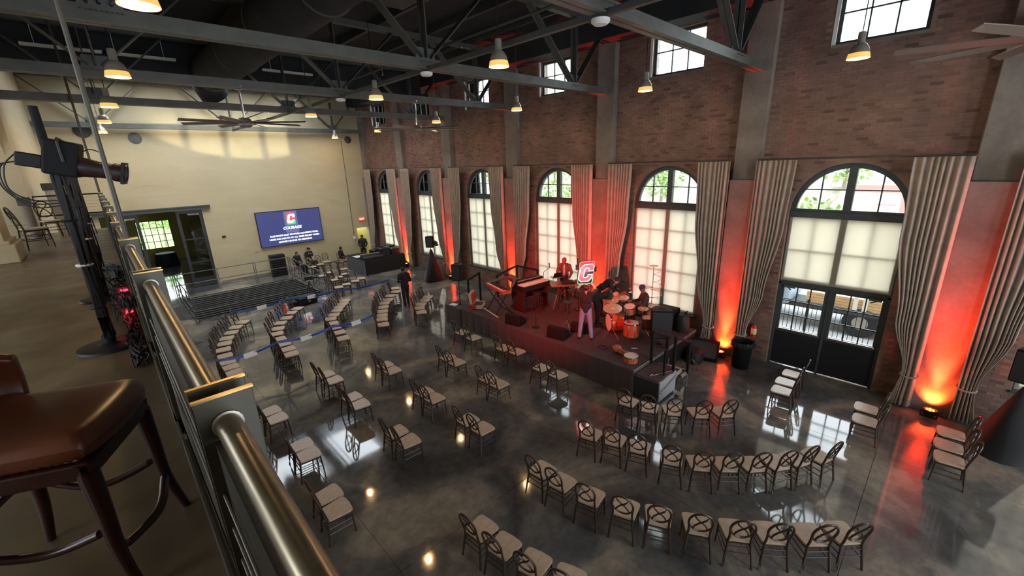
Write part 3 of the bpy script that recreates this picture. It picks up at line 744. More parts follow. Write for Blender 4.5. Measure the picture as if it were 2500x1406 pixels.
# ------------------------------------------------------------------ pendants
M['lampglass'] = mat('amber_prismatic_glass', (0.75, 0.5, 0.2), 0.25, emit=(1.0, 0.46, 0.08), es=0.55)
M['lampbulb'] = emis('warm_lamp', (1.0, 0.72, 0.35), 7)
M['lampneck'] = mat('spun_aluminium', (0.38, 0.35, 0.30), 0.35, metal=0.45)
def make_pendant():
    p = empty('pendant_lamp', (0, 0, 0), label='x', cat='pendant lamp', group='warm pendant lamps under the trusses')
    MB().cyl((0, 0, 0.44), (0, 0, 2.56), 0.009, n=6).build('cord', M['black'], p)
    MB().lathe([(0.0, 0.45), (0.055, 0.45), (0.062, 0.42), (0.062, 0.27), (0.075, 0.25)], 20).build('ballast_housing', M['lampneck'], p, smooth=True)
    MB().lathe([(0.07, 0.26), (0.10, 0.24), (0.145, 0.17), (0.165, 0.09), (0.155, 0.09), (0.138, 0.165), (0.095, 0.23), (0.07, 0.25)], 24).build('upper_reflector', M['lampneck'], p, smooth=True)
    MB().lathe([(0.165, 0.09), (0.18, 0.02), (0.185, 0.0), (0.178, 0.0), (0.172, 0.02), (0.157, 0.09)], 24).build('glass_skirt', M['lampglass'], p, smooth=True)
    MB().ell((0, 0, 0.12), 0.05, 0.05, 0.07, 12, 8).build('bulb', M['lampbulb'], p, smooth=True)
    L = bpy.data.lights.new('pendant_glow', 'POINT'); L.energy = 26; L.color = (1.0, 0.66, 0.32); L.shadow_soft_size = 0.06
    lo = bpy.data.objects.new('pendant_glow', L); COL.objects.link(lo); lo.parent = p; lo.location = (0, 0, 0.02)
    return p
for x, n in ((0.75, 'left'), (5.75, 'middle'), (10.85, 'right')):
    MB().box(x-0.03, x+0.03, -2, 27.4, 10.19, 10.25).build('lighting_conduit', M['deck'], label='dark conduit carrying the %s row of pendant lamps' % n, cat='conduit', group='conduits over the pendant rows')
pend = make_pendant(); ptree = tree_of(pend)
PZ = 7.65
plist = [(0.75, y, 'left') for y in (6.2, 10.7, 15.4, 20.1, 24.8)]+[(5.75, y, 'middle') for y in (6.2, 10.9, 15.5)]+[(10.85, y, 'right') for y in (1.78, 6.15, 10.9, 15.65, 20.75, 26.1)]
cnt = {}
for k, (x, y, c) in enumerate(plist):
    n = cnt.get(c, 0); cnt[c] = n+1
    lab = 'warm bell-shaped pendant lamp in the %s row, %s from the viewer' % (c, ORD[n])
    if k == 0: pend.location = (x, y, PZ); pend['label'] = lab
    else: dup(pend, ptree, (x, y, PZ), 0, lab)

# ------------------------------------------------------------------ ceiling fans
M['fanblade'] = mat('pewter_fan_blade', (0.22, 0.18, 0.15), 0.4, metal=0.3)
def make_fan():
    f = empty('ceiling_fan', (0, 0, 0), label='x', cat='ceiling fan', group='large ceiling fans on long rods')
    MB().cyl((0, 0, 0.1), (0, 0, 0.92), 0.028, n=10).lathe([(0.05, 0.92), (0.09, 0.9), (0.09, 0.82), (0.05, 0.8)], 14).build('down_rod', M['chrome'], f, smooth=True)
    MB().lathe([(0.0, -0.13), (0.1, -0.125), (0.17, -0.08), (0.17, 0.04), (0.13, 0.1), (0.05, 0.12), (0, 0.12)], 20).build('motor_hub', M['fanblade'], f, smooth=True)
    for k in range(8):
        a = 2*PI*k/8+0.2
        b = MB(); d = Vector((math.cos(a), math.sin(a), 0)); n = Vector((-math.sin(a), math.cos(a), 0))
        r = [0.14, 0.45, 0.85, 1.2, 1.52]; wd = [0.055, 0.075, 0.07, 0.065, 0.05]
        vs = []
        for rr, ww in zip(r, wd):
            vs += [d*rr+n*ww+Vector((0, 0, 0.025)), d*rr-n*ww+Vector((0, 0, -0.02)), d*rr-n*ww+Vector((0, 0, -0.032)), d*rr+n*ww+Vector((0, 0, 0.013))]
        fs = [(0, 1, 2, 3), (19, 18, 17, 16)]
        for j in range(4): fs += [(j*4+q, j*4+(q+1) % 4, j*4+4+(q+1) % 4, j*4+4+q) for q in range(4)]
        b.add(vs, fs); b.build('blade', M['fanblade'], f)
    return f
fan = make_fan(); ftree = tree_of(fan)
fan.location = (3.3, 13.6, 7.23); fan['label'] = 'eight-blade ceiling fan on a rod above the left half of the hall'
dup(fan, ftree, (8.6, 13.6, 7.22), 0.3, 'eight-blade ceiling fan on a rod in front of the brick wall')
dup(fan, ftree, (8.6, -0.49, 7.24), 0.12, 'eight-blade ceiling fan cut off by the right edge')

# ================================================================== OUTSIDE
M['asphalt'] = mat('pale_asphalt', (0.34, 0.34, 0.34), 0.9, var=0.15)
M['rockface'] = ramp_mat('scrubby_rock_bank', [(0.3, (0.16, 0.14, 0.10)), (0.5, (0.36, 0.33, 0.28)), (0.7, (0.45, 0.42, 0.36))], 0.5, rough=(0.9, 1), distort=1.5)
M['lawn'] = mat('lawn_grass', (0.20, 0.36, 0.06), 0.9, var=0.25, vscale=2)
M['leaf'] = mat('spring_leaves', (0.20, 0.34, 0.08), 0.8, var=0.3, vscale=3)
M['bark'] = mat('grey_bark', (0.22, 0.18, 0.15), 0.9)
MB().box(13.8, 60, -30, 28.2, -0.4, -0.05).build('ground', M['asphalt'], kind='structure', label='pale asphalt yard outside the brick wall', cat='ground')
MB().box(-30, 40, 38.8, 80, -0.4, -0.05).build('ground_lawn', M['lawn'], kind='structure', label='green lawn beyond the back room window', cat='lawn')
hl = MB(); rs = random.Random(3); NX, NY = 14, 46
for i in range(NX+1):
    for j in range(NY+1):
        x = 21.5+i*1.6; y = -16+j*2.0
        z = -0.3+max(0, (i-0.5))*0.85+rs.uniform(-0.35, 0.35)*(1 if i else 0)
        hl.v.append((x+rs.uniform(-0.3, 0.3), y+rs.uniform(-0.4, 0.4), z))
for i in range(NX):
    for j in range(NY): hl.f.append((i*(NY+1)+j, (i+1)*(NY+1)+j, (i+1)*(NY+1)+j+1, i*(NY+1)+j+1))
hl.build('hillside', M['rockface'], kind='structure', label='scrubby rocky bank rising outside the arched windows', cat='hillside')
def bush(x, y, z, r, h, lab, seed, trunk=0.5):
    rr = random.Random(seed)
    e = empty('tree', (x, y, z), label=lab, cat='tree', group='trees and bushes outside')
    t = MB().cyl((0, 0, -0.3), (0.1, 0, trunk+h*0.5), 0.06+r*0.04, 0.03, n=7)
    for k in range(5):
        a = rr.uniform(0, 6.3); t.cyl((0.05, 0, trunk+h*0.2), (r*0.6*math.cos(a), r*0.6*math.sin(a), trunk+h*rr.uniform(0.5, 0.9)), 0.04, 0.01, n=5)
    t.build('trunk', M['bark'], e)
    f = MB()
    for k in range(420):
        th = rr.uniform(0, 6.283); u = rr.uniform(-1, 1); q = rr.random()**0.4
        c = Vector((r*q*math.cos(th)*math.sqrt(1-u*u), r*q*math.sin(th)*math.sqrt(1-u*u), trunk+h/2+h/2*q*u))
        a = Vector((rr.gauss(0, 1), rr.gauss(0, 1), rr.gauss(0, 1))).normalized()*0.14*(0.6+r*0.3)
        b = a.cross(Vector((rr.gauss(0, 1), rr.gauss(0, 1), rr.gauss(0, 1)))).normalized()*a.length*0.55
        f.add([c-a, c+b, c+a, c-b], [(0, 1, 2, 3)])
    me = bpy.data.meshes.new('foliage'); me.from_pydata(f.v, [], f.f); me.materials.append(M['leaf'])
    o = bpy.data.objects.new('foliage', me); COL.objects.link(o); o.parent = e; tag(o, kind='stuff')
bpos = [(29, -2.5, 3.4), (30, 4.5, 3.9), (31, 10.5, 4.3), (28.5, 14.5, 3.0), (31, 19.0, 4.3), (30.5, 26, 4.0), (29.5, 33, 3.6), (31, 40, 4.3), (27.5, 47, 2.6), (30, 54, 4.0), (25.5, 5.2, 1.2), (25.5, 22.5, 1.5)]
for k, (x, y, z) in enumerate(bpos): bush(x, y, z-0.2, 1.5+0.4*(k % 3), 2.4+0.5*(k % 2), 'leafy green tree on the bank outside, %s from the right' % ORD[k], k+20)
bush(3.4, 46, -0.05, 1.9, 2.6, 'bare-trunked green tree on the lawn beyond the back room', 99, trunk=1.2)
# fence, truck, red gantry, painted board
fe = empty('yard_fence', (16.3, 0, -0.05), label='black iron picket fence in the yard outside the doors', cat='fence')
MB().box(-0.02, 0.02, -5, 8, 1.2, 1.25).build('top_rail', M['black'], fe); MB().box(-0.02, 0.02, -5, 8, 0.1, 0.14).build('bottom_rail', M['black'], fe)
pk = MB().cyl((0, 0, 0.1), (0, 0, 1.22), 0.009, n=6).mesh('picket'); pk.materials.append(M['black'])
for k in range(100):
    o = bpy.data.objects.new('picket', pk); COL.objects.link(o); o.parent = fe; o.location = (0, -5+k*0.13, 0)
for k in range(6): MB().box(-0.04, 0.04, -5+k*2.6-0.04, -5+k*2.6+0.04, 0, 1.35).build('post', M['black'], fe)
M['truckblue'] = mat('pale_blue_truck_paint', (0.35, 0.45, 0.55), 0.4)
M['lumber'] = mat('fresh_lumber', (0.62, 0.42, 0.20), 0.7, var=0.15, vscale=4)
tk = empty('flatbed_truck', (18.4, 1.6, -0.05), label='flatbed truck loaded with lumber in the yard outside', cat='truck')
MB().box(-1.0, 1.0, -3.2, 1.6, 0.75, 0.92).box(-0.5, 0.5, -3.2, 4.6, 0.55, 0.75).build('chassis', M['steel_dark'], tk)
MB().box(-1.0, 1.0, 2.0, 3.6, 0.7, 2.2).box(-0.95, 0.95, 3.6, 4.8, 0.7, 1.55).build('cab', M['truckblue'], tk, bevel=0.12)
MB().box(-1.01, -0.99, 2.4, 3.3, 1.5, 2.05).build('cab_window', M['black'], tk)
for (x, y) in ((-0.85, -1.9), (0.85, -1.9), (-0.85, -0.1), (0.85, -0.1), (-0.85, 3.9), (0.85, 3.9)):
    wh = MB().lathe([(0.2, -0.14), (0.46, -0.14), (0.5, -0.1), (0.5, 0.1), (0.46, 0.14), (0.2, 0.14)], 22, (x, y, 0.5), Matrix.Rotation(R(90), 3, 'Y')).build('wheel', M['rubber'], tk, smooth=True)
    MB().lathe([(0.0, -0.15), (0.12, -0.16), (0.27, -0.13), (0.27, 0.13), (0.0, 0.15)], 16, (x, y, 0.5), Matrix.Rotation(R(90), 3, 'Y')).build('rim', M['lampneck'], wh, smooth=True)
for r in range(4):
    for k in range(6): MB().box(-0.95+k*0.32, -0.66+k*0.32, -3.1, 1.5, 0.93+r*0.1, 1.02+r*0.1).build('plank', M['lumber'], tk)
for y in (-0.2, 0.05): MB().box(-1.0, -0.95, y, y+0.12, 0.92, 1.5).build('stake', M['white'], tk)
M['redsteel'] = mat('pinkish_red_steel', (0.55, 0.28, 0.24), 0.7)
gt = empty('steel_gantry', (23.5, 1.2, -0.1), label='pinkish red steel gantry leg outside the wide window', cat='gantry')
MB().box(-0.25, 0.25, -0.35, 0.35, 0, 6.5).build('column', M['redsteel'], gt)
MB().box(-0.2, 0.2, -2.2, 2.2, 4.4, 4.7).build('cross_beam', M['redsteel'], gt)
for k in range(9): MB().box(-0.3, -0.26, 0.5, 1.1, 0.4+k*0.5, 0.44+k*0.5).build('ladder_rung', M['redsteel'], gt)
bd = empty('painted_billboard', (24, 40, 0.6), label='blue and yellow painted board outside the far arched windows', cat='billboard')
MB().box(-0.05, 0.05, -7, 4, -0.5, 4.4).build('board', mat('sky_blue_paint', (0.12, 0.42, 0.72), 0.6), bd)
MB().box(-0.08, -0.05, -1.2, 3.6, 0.2, 3.6).build('yellow_field', mat('yellow_paint', (0.85, 0.65, 0.12), 0.6), bd)
# ================================================================== CHAIRS
def make_chair():
    c = empty('hoop_back_chair', (0, 0, 0), label='x', cat='chair', group='dark bentwood hoop-back chairs')
    # seat
    pts = [(-0.185, -0.165), (-0.15, -0.185), (0.16, -0.215), (0.205, -0.20), (0.225, -0.15), (0.235, 0), (0.225, 0.15), (0.205, 0.20), (0.16, 0.215), (-0.15, 0.185), (-0.185, 0.165)]
    sb = MB(); sb.prism(pts, 0.445, 0.462, axis='z')
    top = [(x*0.97, y*0.97) for x, y in pts]
    sb.prism(top, 0.462, 0.472, axis='z')
    st = sb.build('seat', M['seatwood'], c)
    rl = MB(); rl.ring([(x*0.96, y*0.96) for x, y in pts], [(x*0.88, y*0.88) for x, y in pts], 0.405, 0.445, axis='z'); rl.build('seat_rail', M['chairwood'], c)
    bx = lambda z: -0.185-0.115*max(0, (z-0.45)/0.48)**1.15 if z > 0.45 else -0.185-0.05*(0.45-z)/0.45
    hoop = []
    for s in (1,):
        for z, y in ((0.0, 0.205), (0.15, 0.190), (0.30, 0.172), (0.45, 0.158), (0.56, 0.150)): hoop.append((bx(z), y, z))
    for k in range(15):
        a = R(-20)+R(220)*k/14
        hoop.append((bx(0.755+0.205*math.sin(a)), 0.170*math.cos(a), 0.755+0.205*math.sin(a)))
    for z, y in ((0.56, 0.150), (0.45, 0.158), (0.30, 0.172), (0.15, 0.190), (0.0, 0.205)): hoop.append((bx(z), -y, z))
    MB().tube(hoop, 0.018, 7).build('back_hoop', M['chairwood'], c, smooth=True)
    low = []
    for k in range(9):
        a = R(-160)+R(140)*k/8
        z = 0.755+0.20*math.sin(a); low.append((bx(z), 0.165*math.cos(a), z))
    MB().tube(low, 0.015, 6).build('lower_arc', M['chairwood'], c, smooth=True)
    for s in (-1, 1):
        P = [(0.10*s, 0.918), (0.075*s, 0.845), (0.028*s, 0.788), (-0.030*s, 0.738), (-0.078*s, 0.675), (-0.105*s, 0.602)]
        MB().tube([(bx(z)+0.004*s, y, z) for y, z in P], 0.0135, 6).build('back_curve', M['chairwood'], c, smooth=True)
        MB().cyl((0.185, s*0.18, 0.44), (0.215, s*0.195, 0.0), 0.017, 0.012, n=8).build('leg', M['chairwood'], c, smooth=True)
        for z in (0.20, 0.30):
            t = z/0.45
            MB().cyl((bx(z), s*(0.205-0.045*t), z), (0.215-0.03*t, s*(0.195-0.015*t), z), 0.008, n=6).build('stretcher', M['chairwood'], c)
    MB().cyl((0.20, -0.188, 0.22), (0.20, 0.188, 0.22), 0.008, n=6).build('stretcher', M['chairwood'], c)
    for z in (0.26, 0.36): MB().cyl((bx(z), -0.172, z), (bx(z), 0.172, z), 0.008, n=6).build('stretcher', M['chairwood'], c)
    for s in (-1, 1): MB().tube([(bx(0.33), s*0.168, 0.33), (-0.15, s*0.14, 0.40), (-0.10, s*0.10, 0.43)], 0.007, 5).build('corner_brace', M['chairwood'], c)
    return c
chair = make_chair(); ctree = tree_of(chair); used = [False]
def place(x, y, ang, label, group, z=0.0):
    a = R(ang)
    if not used[0]:
        used[0] = True; chair.location = (x, y, z); chair.rotation_euler = (0, 0, a); chair['label'] = label; chair['group'] = group
        return chair
    return dup(chair, ctree, (x, y, z), a, label, group)
def from_back(x, y, ang):     # given the middle of the rear feet
    return x+0.235*math.cos(R(ang)), y+0.235*math.sin(R(ang)), ang
rows = {
 'short arc row nearest the stage steps': [(7.75, 4.5, 10), (7.87, 3.97, 22), (8.16, 3.48, 35), (8.49, 2.99, 43), (8.90, 2.60, 52)],
 'middle arc row': [(6.14, 4.39, 14), (6.32, 3.91, 18), (6.46, 3.42, 20), (6.6, 2.79, 25), (6.84, 2.31, 36), (7.16, 1.93, 43), (7.51, 1.57, 50), (7.89, 1.25, 57), (8.29, 1.0, 65), (8.7, 0.72, 70)],
 'long front arc row': [(4.62, 4.45, 3), (4.63, 3.97, 6), (4.72, 3.37, 15), (4.91, 2.79, 19), (5.15, 2.29, 27), (5.42, 1.77, 30), (5.73, 1.29, 35), (6.05, 0.89, 39), (6.45, 0.44, 45), (6.82, 0.1, 49)],
 'row cut off by the bottom edge': [(2.97, 4.25, 4), (3.01, 3.75, 8), (3.12, 3.2, 14), (3.28, 2.68, 18)],
}
for rn, L in rows.items():
    for k, (x, y, a) in enumerate(L):
        place(*from_back(x, y, a), 'dark hoop-back chair, %s from left in the %s' % (ORD[k], rn), rn)
pairs = [((7.74, 10.96), (7.70, 10.30), 'beside the stage front, farthest from the viewer'), ((7.83, 8.94), (7.91, 8.45), 'beside the middle of the stage front'), ((7.63, 7.21), (7.64, 6.62), 'beside the near half of the stage front'),
 ((6.24, 9.72), (6.23, 9.25), 'in the second column from the stage, farther'), ((6.22, 7.86), (6.22, 7.41), 'in the second column from the stage, nearer'),
 ((4.70, 10.67), (4.68, 10.20), 'in the third column from the stage, farthest'), ((4.65, 8.52), (4.66, 8.07), 'in the third column from the stage, middle'), ((4.66, 6.75), (4.68, 6.26), 'in the third column from the stage, nearest'),
 ((3.27, 11.38), (3.30, 10.91), 'in the fourth column from the stage, farthest'), ((3.26, 9.65), (3.25, 9.21), 'in the fourth column from the stage, middle'), ((3.31, 7.54), (3.33, 7.08), 'in the fourth column from the stage, nearest'),
 ((1.61, 10.5), (1.63, 10.06), 'beside the balcony rail, farthest'), ((1.69, 8.61), (1.68, 8.19), 'beside the balcony rail, middle'), ((1.54, 6.77), (1.51, 6.35), 'beside the balcony rail, nearest')]
for a, b, n in pairs:
    for q, w_ in ((a, 'farther'), (b, 'nearer')):
        place(*from_back(q[0], q[1], random.uniform(-3, 3)), '%s chair of the pair %s' % (w_, n), 'paired hoop-back chairs')
for rn, L in {'side row by the black doors': [(10.96, 2.09), (11.47, 2.14), (12.04, 2.13)], 'row of two by the right drape': [(10.78, 0.48), (11.36, 0.53)], 'side row at the right edge': [(10.3, -0.81), (10.81, -0.79), (11.37, -0.81)]}.items():
    for k, (x, y) in enumerate(L): place(x, y, 93, 'side-facing hoop-back chair, %s from viewer, %s' % (ORD[k], rn), rn)
taped = {
 'taped-off curved row beside the balcony': [(2.96, 18.13), (2.63, 17.71), (2.39, 17.21), (2.15, 16.7), (1.99, 16.22), (1.85, 15.65), (1.78, 15.05), (1.74, 14.47), (1.72, 14.0), (1.71, 13.52)],
 'second taped-off curved row': [(4.95, 18.2), (4.59, 17.83), (4.27, 17.31), (3.92, 16.88), (3.68, 16.32), (3.49, 15.8), (3.4, 15.21), (3.36, 14.64), (3.34, 14.09), (3.28, 13.6)],
 'third taped-off curved row': [(6.74, 17.67), (6.49, 17.29), (6.21, 16.98), (5.97, 16.64), (5.68, 16.22), (5.4, 15.84), (5.26, 15.3), (5.14, 14.81), (5.06, 14.22), (4.93, 13.6)],
 'fourth taped-off curved row': [(9.15, 17.67), (8.9, 17.16), (8.42, 16.77), (8.08, 16.32), (7.74, 16.0), (7.45, 15.56), (7.17, 15.1), (6.93, 14.67), (6.72, 14.28), (6.49, 13.75)],
 'short row right of the walking person': [(9.43, 15.31), (9.09, 15.01), (8.69, 14.68), (8.38, 14.31), (8.15, 13.83)],
}
for rn, L in taped.items():
    for k, (x, y) in enumerate(L):
        p, q = L[max(0, k-1)], L[min(len(L)-1, k+1)]
        t = math.degrees(math.atan2(p[1]-q[1], p[0]-q[0]))
        place(x, y, t-90, 'brown hoop-back chair, %s from far end in the %s' % (ORD[k], rn), rn)
for k, (x, y, a) in enumerate([(8.92, 20.75, -20), (8.47, 20.5, -18), (7.92, 20.27, -15), (7.44, 20.04, -12), (8.74, 22.4, -8), (8.25, 22.0, -8), (7.85, 21.6, -5), (8.3, 23.4, -5), (7.75, 23.0, 0), (9.2, 23.6, -10)]):
    place(x, y, a, 'hoop-back chair, %s in the cluster between pit rail and mixing desk' % ORD[k], 'chairs clustered at the far end')
for k, (x, y, a, n) in enumerate([(8.25, 25.7, -80, 'empty beside the two seated men, left'), (8.8, 25.95, -90, 'empty in front of the seated men'), (9.35, 26.4, -100, 'empty at the right of the seated men')]):
    place(x, y, a, 'hoop-back chair %s' % n, 'chairs clustered at the far end')
for x, y, a, n in [(7.75, 26.45, -50, 'under the seated man with a sleeve badge'), (8.65, 27.1, -60, 'under the seated man in a dark cap'), (10.1, 25.75, -70, 'under the man in tan trousers')]:
    place(x, y, a, 'hoop-back chair %s' % n, 'chairs clustered at the far end')
for x, y, a, n in [(-1.2, 14.55, 20, 'nearest of three on the balcony by the plinth'), (-1.0, 16.7, -70, 'left one against the balcony end rail'), (-0.45, 16.9, -75, 'right one against the balcony end rail')]:
    place(x, y, a, 'hoop-back chair, %s' % n, 'balcony chairs', MEZ)

# blue tape lines with white reserved cards
M['tape'] = mat('royal_blue_ribbon', (0.01, 0.07, 0.42), 0.45)
M['card'] = mat('white_card', (0.82, 0.82, 0.84), 0.6)
def tape(pts, cards, lab):
    t = empty('blue_ribbon', (0, 0, 0), label=lab, cat='ribbon', group='blue ribbons across the chair rows')
    full = []
    for p, q in zip(pts[:-1], pts[1:]):
        for k in range(8):
            u = k/8; full.append(Vector(p).lerp(Vector(q), u)-Vector((0, 0, 0.10*math.sin(PI*u))))
    full.append(Vector(pts[-1]))
    b = MB(); tw = 0
    for i, p in enumerate(full):
        tw = 0.35*math.sin(i*0.9)
        d = Vector((math.sin(tw)*0.3, math.sin(tw), math.cos(tw))).normalized()*0.035
        b.v += [tuple(p-d), tuple(p+d)]
    for i in range(len(full)-1): b.f.append((2*i, 2*i+1, 2*i+3, 2*i+2))
    o = b.build('ribbon_band', M['tape'], t); sl = o.modifiers.new('thick', 'SOLIDIFY'); sl.thickness = 0.004
    for (x, y, z) in cards:
        MB().cbox((x, y-0.02, z), (0.36, 0.006, 0.15), rz=0.15, rx=-0.35).build('reserved_card', M['card'], t)
tape([(1.45, 13.72, 0.86), (3.02, 13.75, 0.90), (4.75, 13.75, 0.90), (6.30, 13.88, 0.88)], [(2.25, 13.72, 0.78), (3.85, 13.74, 0.80), (5.55, 13.8, 0.80)], 'nearer blue ribbon with white cards tied across three chair rows')
tape([(2.75, 18.35, 0.88), (4.80, 18.45, 0.90), (6.60, 17.95, 0.90), (9.05, 17.85, 0.88)], [(3.75, 18.38, 0.80), (5.60, 18.2, 0.82)], 'farther blue ribbon with white cards in front of the pit rail')
vs = MB(); rv_ = random.Random(5)
vs.ell((4.40, 17.70, 0.72), 0.05, 0.13, 0.20, 14, 10)
vs.v = [(a+rv_.uniform(-0.02, 0.02), b+rv_.uniform(-0.02, 0.02), c+rv_.uniform(-0.02, 0.02)) for a, b, c in vs.v]
vs.build('orange_vest', mat('fluorescent_orange_cloth', (0.9, 0.12, 0.02), 0.7), label='bright orange vest hung on a chair back in the second taped row', cat='vest')
# ================================================================== STAGE
SZ = 0.72
M['carpet'] = mat('dark_stage_carpet', (0.075, 0.05, 0.055), 0.9, var=0.15, vscale=3)
M['skirt'] = mat('dark_stage_skirt', (0.06, 0.032, 0.03), 0.85, sheen=0.2)
M['alu'] = mat('aluminium_edge', (0.55, 0.56, 0.57), 0.35, metal=0.9)
st = empty('stage_platform', (0, 0, 0), label='low black stage platform along the brick wall with pleated skirt', cat='stage')
for k in range(6):
    MB().box(9.0, 12.75, 5.0+k*1.22, 5.0+(k+1)*1.22-0.006, SZ-0.08, SZ).build('deck_panel', M['carpet'], st)
MB().box(9.0, 12.75, 5.0, 12.3, 0.05, SZ-0.1).build('under_frame', M['black'], st)
MB().box(8.985, 9.0, 5.0, 12.3, SZ-0.06, SZ+0.002).build('front_edge', M['carpet'], st)
MB().box(9.0, 12.75, 4.985, 5.0, SZ-0.08, SZ+0.004).build('end_edge', M['alu'], st)
def skirt(pts, name='skirt_drape', amp=0.018, period=0.28, z0=0.01, z1=SZ-0.03, parent=None, mt=None):
    b = MB(); n = 0; P = []
    for p, q in zip(pts[:-1], pts[1:]):
        p, q = Vector(p), Vector(q); L = (q-p).length; d = (q-p)/L; nr = Vector((d.y, -d.x))
        m_ = max(4, int(L/period*8))
        for k in range(m_):
            s = L*k/m_; ph = 2*PI*s/period
            P.append((p+d*s, nr, ph))
    P.append((Vector(pts[-1]), nr, 0))
    for c, nr, ph in P:
        for z, am in ((z1, amp*0.3), (z0, amp)):
            o = nr*(am*(abs(math.sin(ph/2))**0.6))
            b.v.append((c.x+o.x, c.y+o.y, z))
    for i in range(len(P)-1): b.f.append((2*i, 2*i+2, 2*i+3, 2*i+1))
    o = b.build(name, mt or M['skirt'], parent); sl = o.modifiers.new('thick', 'SOLIDIFY'); sl.thickness = 0.006
    return o
skirt([(9.02, 12.3), (8.97, 12.3), (8.97, 5.0), (9.02, 5.0)], parent=st, period=0.42, amp=0.03)
# corner riser that carries the left loudspeaker
rs_ = empty('speaker_riser', (0, 0, 0), label='small black riser box at the far front corner of the stage', cat='riser')
MB().box(8.92, 9.75, 12.32, 13.25, SZ-0.06, SZ).build('riser_top', M['carpet'], rs_)
skirt([(9.75, 13.25), (8.92, 13.25), (8.92, 12.32), (9.75, 12.32)], parent=rs_)
MB().box(8.96, 9.72, 12.36, 13.2, 0, SZ-0.06).build('riser_body', M['black'], rs_)
MB().cbox((9.13, 12.95, SZ+0.006), (0.22, 0.3, 0.01), rz=0.3).build('paper_sheet', M['card'], label='white paper sheet on the riser below the left loudspeaker', cat='paper')
# steps at the near end of the stage
sp_ = empty('stage_steps', (0, 0, 0), label='aluminium stage steps with black handrails at the near stage end', cat='steps')
MB().box(9.05, 9.95, 4.35, 4.97, 0.60, 0.63).build('landing', M['carpet'], sp_)
MB().box(9.0, 9.06, 4.30, 4.99, 0, 0.60).build('side_skirt', M['blackcloth'], sp_)
MB().box(9.06, 9.95, 4.30, 4.34, 0.06, 0.60).build('side_panel', M['alu'], sp_)
for k, (x0, x1, z) in enumerate(((9.97, 10.42, 0.44), (10.42, 10.85, 0.24))):
    MB().box(x0, x1, 4.38, 4.95, z-0.04, z).build('tread', M['carpet'], sp_)
    MB().box(x0, x1, 4.34, 4.38, z-0.07, z+0.01).box(x0, x1, 4.95, 4.99, z-0.07, z+0.01).box(x1-0.03, x1, 4.34, 4.99, z-0.07, z+0.012).build('tread_edge', M['alu'], sp_)
for y in (4.34, 4.97):
    r = MB()
    r.bar((9.85, y, 0.62), (9.85, y, 1.60), 0.07, 0.07).bar((10.75, y, 0.2), (10.75, y, 1.15), 0.07, 0.07).bar((9.82, y, 1.58), (10.8, y, 1.13), 0.07, 0.07)
    r.build('handrail', M['black'], sp_, bevel=0.01)
MB().bar((9.45, 4.4, 0.63), (9.45, 4.4, 1.35), 0.045, 0.045).build('short_post', M['black'], sp_)
for (x, y) in ((10.83, 4.38), (10.83, 4.95), (9.93, 4.34)): MB().bar((x, y, 0), (x, y, 0.42), 0.04, 0.04).build('support_leg', M['alu'], sp_)
MB().bar((9.1, 4.28, 0.3), (9.95, 4.28, 0.46), 0.03, 0.03).build('diagonal_brace', M['alu'], sp_)
ms = MB().cyl((9.15, 4.62, 0.645), (9.62, 4.42, 0.645), 0.012, n=8).cyl((9.62, 4.42, 0.645), (9.80, 4.36, 0.645), 0.02, 0.008, n=8).ell((9.22, 4.6, 0.655), 0.05, 0.03, 0.02, 8, 6)
ms.build('drum_pedal_rod', M['chrome'], smooth=True, label='chrome rod with red clamp lying on the steps landing', cat='rod')
# side handrails at far back end of the stage
hr = empty('stage_end_rails', (0, 0, 0), label='black guard rails at the far end of the stage', cat='guard rail')
for (x0, x1, y) in ((9.9, 10.5, 12.95), (11.15, 12.3, 12.6)):
    MB().bar((x0, y, 0.0), (x0, y, 1.55), 0.06, 0.06).bar((x1, y, 0.0), (x1, y, 1.75), 0.06, 0.06).bar((x0-0.03, y, 1.53), (x1+0.03, y, 1.73), 0.07, 0.06).build('rail_frame', M['black'], hr)
MB().bar((12.3, 12.6, 1.73), (12.3, 11.4, 1.73), 0.06, 0.06).bar((12.3, 11.4, 0.7), (12.3, 11.4, 1.75), 0.06, 0.06).build('rail_return', M['black'], hr)

